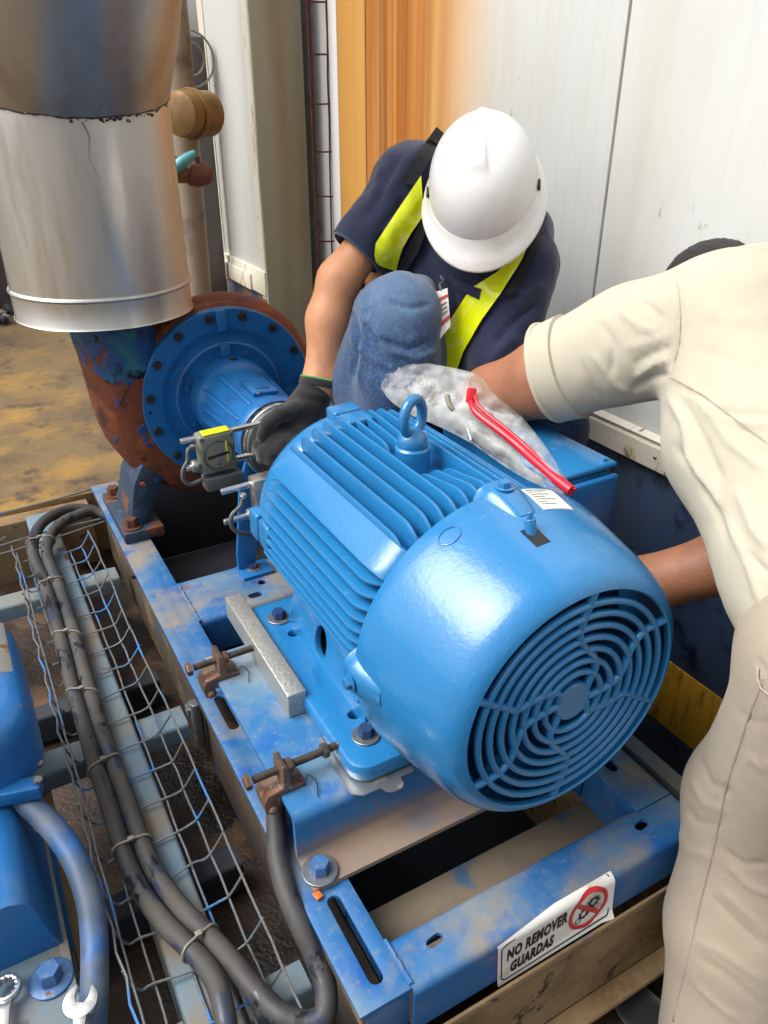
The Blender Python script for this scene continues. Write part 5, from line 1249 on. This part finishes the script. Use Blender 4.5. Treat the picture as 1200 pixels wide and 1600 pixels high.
# knit glove gripping the coupling
palm = D(466, 646, 1.44)
fing = []
for base, mid, tip, dd in (((448, 652), (424, 672), (404, 696), 1.425), ((456, 662), (432, 684), (411, 708), 1.415), ((466, 670), (443, 691), (424, 711), 1.41), ((478, 676), (459, 694), (444, 708), 1.41)):
    fing.append([D(base[0], base[1], dd+.012), D(mid[0], mid[1], dd-.004), D(tip[0], tip[1], dd+.004), D(tip[0]-3, tip[1]+9, dd+.02)])
thumb = [D(462, 640, 1.41), D(436, 648, 1.395), D(417, 664, 1.40), D(409, 680, 1.41)]
gl_pr = [(D(497, 604, 1.45), D(484, 628, 1.447), .032, .033), (D(484, 628, 1.447), palm, .033, .031), (palm, D(458, 660, 1.43), .029, .022), (D(478, 650, 1.44), D(470, 672, 1.425), .026, .018), (D(470, 636, 1.43), thumb[0], .022, .016)]
for f in fing:
    for a, b, r0, r1 in zip(f, f[1:], (.0115, .0105, .0098), (.0105, .0098, .009)): gl_pr.append((a, b, r0, r1))
for a, b, r0, r1 in zip(thumb, thumb[1:], (.0135, .012, .011), (.012, .011, .010)): gl_pr.append((a, b, r0, r1))
me, _ = blob_mesh(gl_pr, .004, .0035, 5, 1); fold(me, [([(472, 612), (515, 622)], 3, .002), ([(468, 620), (512, 632)], 3, -.002), ([(470, 645), (450, 665)], 4, -.002)])
glo = put('work_glove', me, m_glove, pA)
band('glove_cuff', wrA+(elA-wrA).normalized()*-.008, (elA-wrA), .0365, .036, .012, m_glove, pA, .002)
band('glove_hem', wrA+(elA-wrA).normalized()*.004, (elA-wrA), .036, .036, .004, m_greenc, glo, .0022)
# harness of hi-vis tape
ribbon('harness_strap', [(658, 274), (622, 327), (587, 380), (585, 400), (589, 414)], [(662, 336), (642, 365), (629, 388), (623, 406), (619, 424)], bA, m_hivis, pA, .010)
ribbon('harness_strap', [(832, 349), (806, 393), (778, 424), (735, 451), (700, 505), (677, 576)], [(838, 352), (816, 405), (783, 457), (752, 500), (724, 549), (713, 580)], bA, m_hivis, pA, .012)
ribbon('harness_webbing', [(682, 198), (652, 240), (624, 285)], [(696, 210), (672, 250), (648, 290)], bA, m_lanyard, pA, .009)
ribbon('harness_webbing', [(660, 340), (634, 392), (620, 424)], [(664, 366), (652, 397), (634, 424)], bA, m_lanyard, pA, .013)
ribbon('harness_webbing', [(842, 350), (822, 402), (788, 460)], [(850, 362), (832, 412), (800, 462)], bA, m_lanyard, pA, .008)
ribbon('harness_strap', [(557, 449), (570, 463)], [(571, 432), (584, 446)], bA, m_hivis, pA, .008, N=6)
# polo collar and badge
ribbon('collar', [(690, 420), (720, 440), (752, 452)], [(700, 436), (722, 456), (748, 468)], bA, m_navy, pA, .016, N=10)
bd = [D(681, 456, 1.350), D(699, 450, 1.347), D(704, 509, 1.342), D(686, 531, 1.342)]
n_ = (bd[1]-bd[0]).cross(bd[3]-bd[0]).normalized()*.0012
def card(name, q, mat, par, o=0):
    q = [p+n_*o for p in q]; return mk(name, list(q)+[p+n_ for p in q], [(0, 1, 2, 3), (7, 6, 5, 4)]+[(i, (i+1) % 4, (i+1) % 4+4, i+4) for i in range(4)], mat, par, 0)
bdg = thing('id_badge', tuple(bd[0]), 'white identity badge with red bands clipped to the navy polo', 'badge')
card('badge_card', bd, m_white, bdg)
def cq(u0, v0, u1, v1):
    f = lambda u, v: (bd[0]*(1-u)+bd[1]*u)*(1-v)+(bd[3]*(1-u)+bd[2]*u)*v
    return [f(u0, v0), f(u1, v0), f(u1, v1), f(u0, v1)]
sg = 1 if n_.dot(Vector(_C)-bd[0]) > 0 else -1
for q in ((.02, .16, .98, .23), (.02, .70, .98, .80)): card('badge_band', cq(*q), m_red, bdg, 1.2*sg)
for k in range(3): card('badge_line', cq(.15, .33+.11*k, .85, .36+.11*k), m_tie, bdg, 1.2*sg)
tube('badge_clip', [D(689, 432, 1.37), D(693, 439, 1.36), D(687, 445, 1.355), D(690, 455, 1.35)], .003, m_bolt, bdg, 6, sm=4)
# hard hat
toC = (Vector(_C)-headA).normalized(); iu = (Vector(_up)-toC*Vector(_up).dot(toC)).normalized(); isd = iu.cross(toC).normalized()
iu2 = (iu*math.cos(.07)+isd*math.sin(.07)).normalized()
ta = math.radians(44); iu3 = (iu*math.cos(.10)-isd*math.sin(.10)).normalized(); hu = (toC*math.cos(ta)+iu3*math.sin(ta)).normalized(); hf = (toC*math.sin(ta)-iu2*math.cos(ta)); hf = (hf-hu*hf.dot(hu)).normalized(); hsd = hu.cross(hf).normalized()
hc = D(756, 302, 1.315)
def hatp(f, s, u): return hc+(hf*f+hsd*s+hu*u)*.945
hat = thing('hard_hat', tuple(hc), 'white hard hat worn by the crouching person', 'hard hat')
V = []; F = []; n = 160; rows = 48
prof = []
for j in range(rows+1): prof.append(j/rows*PI/2)
for t in prof:
    for i in range(n):
        a = 2*PI*i/n; r = math.cos(t)**.82 if t < PI/2-1e-6 else 0; u = .112*math.sin(t)**.95
        f, s = .126*math.cos(a)*r-.004, .097*math.sin(a)*r
        # raised centre ridge with a V-shaped step at the front
        top = math.sin(t)**3; w2 = .007+.010*max(0, min(1, (f+.06)/.12)); rid = .0075*(1/(1+math.exp((abs(s)-w2)/.0018)))*min(1, top*1.5)*(1/(1+math.exp((f-.058)/.004)))
        sv_ = 0
        V.append(hatp(f, s, u+rid+sv_+.012))
for j in range(rows):
    for i in range(n): F.append((j*n+i, j*n+(i+1) % n, (j+1)*n+(i+1) % n, (j+1)*n+i))
shell = mk('shell', V, F, m_hat, hat, 60)
V = []; F = []; n = 96
def brim_out(a):
    c = math.cos(a); pk = max(0, c)**.8
    return .126+.012+pk*.026, .097+.014+.010*max(0, c)**.5
rowsb = [(0.0, .020, 0), (.0, .016, .0035), (.25, .0105, 0), (.6, .006, 0), (.95, .000, 0), (1.0, -.002, 0), (.985, -.006, 0), (.6, .0, 0), (.0, .006, 0)]
for t, u, g_ in rowsb:
    for i in range(n):
        a = 2*PI*i/n; fo, so_ = brim_out(a); f = ((.126+g_)*(1-t)+fo*t)*math.cos(a)-.004; s = ((.097+g_)*(1-t)+so_*t)*math.sin(a)
        dr = -.011*t*max(0, math.cos(a))**1.1-.003*t
        V.append(hatp(f, s, u+dr))
for j in range(len(rowsb)-1):
    for i in range(n): F.append((j*n+i, j*n+(i+1) % n, (j+1)*n+(i+1) % n, (j+1)*n+i))
mk('brim', V, F, m_hat, hat, 40)
for s in (-1, 1):
    p = hatp(.01, s*.0985, .022); obox('slot_cap', p, (hf, hu, hsd), (.010, .004, .0022), m_black, hat, .002)

# ---------------- bending worker in cream work clothes
pB = thing('person', tuple(D(1130, 1700, 1.1)), 'person in cream shirt and beige trousers bending over the motor', 'person')
trB = [(D(1150, 512, 1.04), D(1182, 690, .99), .098, .106), (D(1182, 690, .99), D(1286, 890, .88), .106, .102), (D(1286, 890, .88), D(1345, 1000, .82), .102, .108),
       (D(1320, 520, 1.10), D(1400, 760, 1.02), .10, .12), (D(1400, 760, 1.02), D(1500, 960, .92), .12, .12), (D(1210, 500, 1.08), D(1330, 900, .95), .10, .12), (D(1130, 470, 1.10), D(1260, 470, 1.12), .062, .07)]
shB = D(1105, 505, 1.05); cfB = D(872, 580, 1.19)
slB = [(shB, D(985, 538, 1.125), .079, .076), (D(985, 538, 1.125), D(860, 586, 1.195), .076, .074)]
slB2 = [(D(1340, 530, 1.12), D(1290, 760, 1.15), .075, .07)]
hdB = D(1108, 474, 1.22)
armB = [(shB, D(860, 588, 1.195), .057, .058), (D(860, 588, 1.195), D(768, 622, 1.31), .058, .052), (D(768, 622, 1.31), D(800, 720, 1.33), .048, .034), (D(800, 720, 1.33), D(815, 750, 1.31), .03, .03),
        (D(1340, 530, 1.12), D(1230, 845, 1.14), .05, .046), (D(1230, 845, 1.14), D(1150, 873, 1.15), .0465, .047), (D(1150, 873, 1.15), D(1000, 916, 1.18), .046, .040), (D(1000, 916, 1.18), D(930, 935, 1.2), .038, .03)]
legB = [(D(1346, 1050, .80), D(1184, 1252, 1.01), .106, .086), (D(1184, 1252, 1.01), D(1150, 1450, 1.07), .083, .086), (D(1150, 1450, 1.07), D(1134, 1700, 1.14), .086, .10),
        (D(1345, 1010, .83), D(1480, 1010, .90), .12, .125), (D(1480, 1030, .90), D(1400, 1240, 1.08), .11, .09), (D(1400, 1240, 1.08), D(1390, 1640, 1.2), .088, .098)]
me, _ = blob_mesh(shr(trB, .015)+armB+shr(legB, .015)+[(hdB, hdB+Vector((.01, .03, -.05)), .083, .07), (hdB, D(1170, 480, 1.13), .06, .06), (hdB+Vector((-.01, .085, -.03)), hdB+Vector((-.01, .10, -.045)), .016, .012),
    (hdB+Vector((-.08, .0, -.03)), hdB+Vector((-.083, .004, -.0)), .012, .012)], .008, .010)
put('body', me, m_skinB, pB)
for wr, dr, sd_ in ((D(815, 750, 1.31), Vector((.1, -.5, -.6)), Vector((1, .3, 0))), (D(930, 935, 1.2), Vector((-.9, .1, -.25)), Vector((0, 1, .1)))):
    dr.normalize(); sd_ = (sd_-dr*sd_.dot(dr)).normalized(); hp = [(wr, wr+dr*.06, .028, .032)]
    dn = dr.cross(sd_); dn = dn if dn.z < 0 else -dn
    for k, (o_, ln) in enumerate(((-.030, .065), (-.010, .075), (.010, .07), (.030, .055))):
        b0 = wr+dr*.07+sd_*o_; b1 = b0+dr*ln*.5+dn*.006; b2 = b1+dr*ln*.35+dn*.02; b3 = b2+dr*ln*.15+dn*.022
        hp += [(b0, b1, .0105, .0098), (b1, b2, .0098, .009), (b2, b3, .009, .008)]
    t0 = wr+dr*.03+sd_*-.03; hp += [(t0, t0+dr*.03-sd_*.022, .0125, .0115), (t0+dr*.03-sd_*.022, t0+dr*.06-sd_*.024+dn*.01, .0112, .0095)]
    me, _ = blob_mesh(hp, .0045, .004, 4, 1); put('hand', me, m_skinB, pB)
me, _ = blob_mesh([(hdB+Vector((.0, -.004, .016)), hdB+Vector((.005, .01, -.01)), .0815, .076)], .006, .006); ripple(me, .0018, 260); put('hair', me, m_hair, pB)
# shirt with sleeve
FW, FH = .62, .72
me, _ = blob_mesh(trB+slB+slB2, .0052, .014)
cfn = (shB-cfB).normalized()
cut(me, [(cfB, cfn, .12)])
fold(me, [
    ([(1058, 425), (1064, 480), (1060, 540), (1046, 585)], 5, -.006), ([(1050, 425), (1055, 480), (1051, 540)], 7, .004),           # armhole seam
    ([(1046, 586), (1100, 615), (1160, 660), (1205, 692)], 5, .0035), ([(1046, 592), (1100, 622), (1160, 667), (1205, 700)], 5, -.004),  # side seam
    ([(1045, 582), (1015, 590), (985, 612)], 9, -.010), ([(1050, 560), (1020, 570), (990, 592)], 7, .007), ([(1052, 540), (1020, 552), (985, 570)], 7, -.005), ([(1050, 520), (1015, 535), (975, 545)], 9, .004),
    ([(935, 500), (960, 540), (955, 590)], 10, -.005), ([(960, 480), (1000, 510), (1030, 520)], 10, .005), ([(920, 545), (960, 600), (985, 615)], 8, .005), ([(905, 560), (930, 610), (950, 630)], 7, -.005), ([(1000, 470), (1040, 500)], 10, -.004),
    ([(1040, 610), (1070, 660), (1080, 720), (1110, 770)], 11, .008), ([(1060, 620), (1100, 690), (1130, 760)], 11, -.007), ([(1080, 610), (1140, 690), (1200, 740)], 12, .006), ([(1050, 690), (1085, 740), (1120, 800), (1140, 850)], 8, -.006), ([(1075, 700), (1100, 745), (1135, 800)], 8, .006),
    ([(1130, 640), (1170, 690), (1210, 720)], 9, -.005), ([(1100, 640), (1150, 660), (1210, 665)], 8, .005), ([(1120, 640), (1160, 648), (1210, 648)], 7, -.005), ([(1150, 760), (1180, 830), (1205, 860)], 12, .007), ([(1165, 860), (1190, 890), (1210, 900)], 9, -.007), ([(1130, 800), (1170, 880), (1190, 950)], 9, .006),
    ([(1090, 480), (1150, 500), (1210, 500)], 24, .003), ([(1080, 540), (1150, 570), (1210, 580)], 16, -.003)])
ripple(me, .0018, 10, (1, 1, .8), 21.)
shB_o = put('work_shirt', me, m_khaki, pB); bB = bvh_of(shB_o)
def seam(name, pts, surf, mat, par, w_=1.4, off=.0009):
    ribbon(name, [(u-w_, v) for u, v in pts], [(u+w_, v+.4*w_) for u, v in pts], surf, mat, par, off, .0016, 40, 1)
seam('armhole_seam', [(1052, 424), (1059, 450), (1062, 490), (1060, 540), (1047, 584)], bB, m_khaki, pB)
seam('side_seam', [(1047, 588), (1100, 617), (1160, 662), (1203, 694)], bB, m_khaki, pB)
band('rolled_cuff', cfB-cfn*.014, cfn, .072, .0755, .042, m_khaki, pB, .0055, 48)
tube('cuff_fold', [cfB-cfn*.012+(perp(cfn)[1]*math.cos(t)+perp(cfn)[2]*math.sin(t))*(.0755+.002*math.sin(3*t)) for t in np.linspace(0, 2*PI, 40, endpoint=False)], .0045, m_khaki, pB, 8, closed=True)
# shirt hem hanging over the belt
# trousers
FW, FH = .62, .38
me, _ = blob_mesh(legB, .0052, .014)
fold(me, [
    ([(1195, 1040), (1165, 1130), (1130, 1230), (1110, 1330), (1085, 1430), (1060, 1540), (1040, 1620)], 5, .0035), ([(1204, 1043), (1173, 1133), (1138, 1233), (1118, 1333), (1093, 1433), (1068, 1543)], 5, -.0035),  # outseam
    ([(1090, 1180), (1110, 1225), (1150, 1240)], 10, -.007), ([(1075, 1210), (1100, 1255), (1140, 1270)], 10, .007), ([(1065, 1255), (1090, 1285), (1130, 1290)], 9, -.007), ([(1060, 1290), (1075, 1330), (1120, 1340)], 11, .006),
    ([(1120, 1320), (1160, 1350), (1210, 1350)], 8, -.005), ([(1130, 1345), (1170, 1385), (1210, 1400)], 8, .006), ([(1110, 1400), (1150, 1440), (1205, 1490)], 8, -.007), ([(1120, 1385), (1165, 1425), (1210, 1470)], 8, .006), ([(1085, 1470), (1130, 1490), (1200, 1540)], 8, .006), ([(1080, 1490), (1130, 1520), (1200, 1580)], 8, -.006), ([(1080, 1530), (1110, 1560), (1160, 1600)], 8, .006),
    ([(1150, 1110), (1180, 1130), (1205, 1130)], 9, -.005), ([(1165, 1180), (1190, 1200), (1210, 1190)], 10, .005), ([(1180, 1030), (1200, 1055)], 6, -.008)])
ripple(me, .0012, 9, (1, 1, .7), 31.)
trB_o = put('trousers', me, m_khaki2, pB); bT = bvh_of(trB_o)
seam('outseam', [(1192, 1060), (1166, 1130), (1134, 1230), (1114, 1330), (1089, 1430), (1064, 1540), (1050, 1596)], bT, m_khaki2, pB, 1.2)
seam('pocket_seam', [(1184, 1042), (1183, 1058), (1189, 1075), (1202, 1086)], bT, m_khaki2, pB, 2.2, .003)
for f in (D(1115, 1700, 1.14)+Vector((0, 0, -.02)), D(1390, 1640, 1.2)+Vector((0, 0, -.02))):
    f = Vector((f.x, f.y, -.325)); me, _ = blob_mesh([(f+Vector((0, -.06, .0)), f+Vector((-.02, .14, -.005)), .04, .032), (f+Vector((0, -.05, .01)), f+Vector((0, -.03, .09)), .042, .05)], .009, .012); put('shoe', me, m_lanyard, pB)

# ================================================================ ZIP BAG
zb = thing('zip_bag', tuple(D(740, 680, 1.17)), 'clear plastic zip bag with red slider lying on the motor', 'plastic bag')
def bagmat():
    m = bpy.data.materials.new('clear_poly_film'); m.use_nodes = True; t = m.node_tree; b = t.nodes['Principled BSDF']; out = t.nodes['Material Output']
    b.inputs['Base Color'].default_value = (.85, .87, .87, 1); b.inputs['Roughness'].default_value = .12; b.inputs['Specular IOR Level'].default_value = .7
    g = node(t, 'ShaderNodeNewGeometry'); n1 = node(t, 'ShaderNodeTexNoise', Scale=55., Detail=4.); t.links.new(g.outputs['Position'], n1.inputs['Vector'])
    bp = node(t, 'ShaderNodeBump', Strength=.6, Distance=.003); t.links.new(n1.outputs['Fac'], bp.inputs['Height']); t.links.new(bp.outputs[0], b.inputs['Normal'])
    tr = node(t, 'ShaderNodeBsdfTransparent'); tr.inputs[0].default_value = (.93, .95, .95, 1); mx = node(t, 'ShaderNodeMixShader'); mr = node(t, 'ShaderNodeMapRange'); t.links.new(n1.outputs['Fac'], mr.inputs['Value'])
    mr.inputs['From Min'].default_value = .35; mr.inputs['From Max'].default_value = .7; mr.inputs['To Min'].default_value = .10; mr.inputs['To Max'].default_value = .30
    t.links.new(mr.outputs[0], mx.inputs[0]); t.links.new(tr.outputs[0], mx.inputs[1]); t.links.new(b.outputs[0], mx.inputs[2]); t.links.new(mx.outputs[0], out.inputs['Surface']); return m
m_film = bagmat()
E1 = [(580, 573, 1.335), (640, 566, 1.32), (704, 574, 1.295), (762, 593, 1.265), (806, 640, 1.225), (850, 694, 1.165), (880, 740, 1.105), (898, 766, 1.08)]
E2 = [(583, 578, 1.33), (603, 618, 1.295), (636, 645, 1.27), (680, 664, 1.245), (735, 692, 1.215), (790, 730, 1.165), (838, 757, 1.115), (880, 772, 1.082)]
c1 = catmull([D(*p) for p in E1], 8); c2 = catmull([D(*p) for p in E2], 8); n = len(c1); mw = 18
def sheet_bag(s, amp):
    V = []
    for i in range(n):
        f = i/(n-1); env = math.sin(PI*min(1, max(0, f)))**.6
        for j in range(mw+1):
            t = j/mw; p = c1[i].lerp(c2[i], t); e2_ = math.sin(PI*t)**.7
            cr = noise.noise(Vector((f*9, t*4, s*5)))*.7+abs(noise.noise(Vector((f*20+3, t*9, s*3))))*.6
            nrm = Vector((-.25, -.45, .86)).normalized()
            V.append(p+nrm*s*(amp*env*e2_)+nrm*(cr*.008*e2_*(.4 if s < 0 else 1)*(1.25-f)))
    return V
Vt = sheet_bag(1, .030); Vb = sheet_bag(-1, .010); F = []; w_ = mw+1
for i in range(n-1):
    for j in range(mw):
        q = (i*w_+j, i*w_+j+1, (i+1)*w_+j+1, (i+1)*w_+j); F.append(q); F.append(tuple(x+len(Vt) for x in q[::-1]))
film = mk('film', Vt+Vb, F, m_film, zb, 18, recalc=False)
m_cont = M('grey_wrapped_part', srgb(150, 152, 150), .45, layers=[(srgb(110, 112, 112), 14, .5, .66, .5, 0), (srgb(190, 190, 186), 30, .58, .7, .4, 0)], bump=(60, .5))
me, _ = blob_mesh([(D(715, 655, 1.245), D(850, 750, 1.125), .016, .010), (D(745, 645, 1.25), D(838, 718, 1.16), .014, .010), (D(665, 632, 1.28), D(720, 652, 1.245), .010, .015)], .005, .008); ripple(me, .003, 40)
put('wrapped_part', me, m_cont, zb)
for P in ([(652, 597, 1.275), (662, 590, 1.27), (664, 606, 1.268)], [(668, 628, 1.255), (678, 615, 1.25), (690, 612, 1.25)], [(698, 618, 1.235), (702, 632, 1.23), (708, 640, 1.228)]):
    tube('fastener', [D(*p) for p in P], .0045, m_tie, zb, 8, sm=5)
tube('string', [D(722, 648, 1.228), D(730, 668, 1.215), D(736, 688, 1.205)], .0016, m_white, zb, 6, sm=5)
m_zip = M('red_zip_plastic', srgb(206, 24, 48), .3, var=.04, coat=.3)
ZP_ = [(734, 620, 1.215), (740, 640, 1.198), (756, 655, 1.185), (784, 676, 1.165), (812, 699, 1.147), (842, 726, 1.117), (868, 748, 1.092), (893, 767, 1.07)]
V, F = tube_geo(catmull([D(*p) for p in ZP_], 8), .0062, 12, rf=lambda t: .0046+.0032*t); mk('zip', V, F, m_zip, zb, 50)
V, F = tube_geo(catmull([D(u+6, v-10+8*k/7, d-.001) for k, (u, v, d) in enumerate(ZP_)], 8), .003, 8); mk('zip_lip', V, F, m_zip, zb, 50)
obox('slider', D(736, 618, 1.21), (Vector((.3, .3, .9)).normalized(), Vector((.9, -.3, -.2)).normalized(), Vector((.2, .9, -.35)).normalized()), (.012, .007, .006), m_zip, zb, .003)
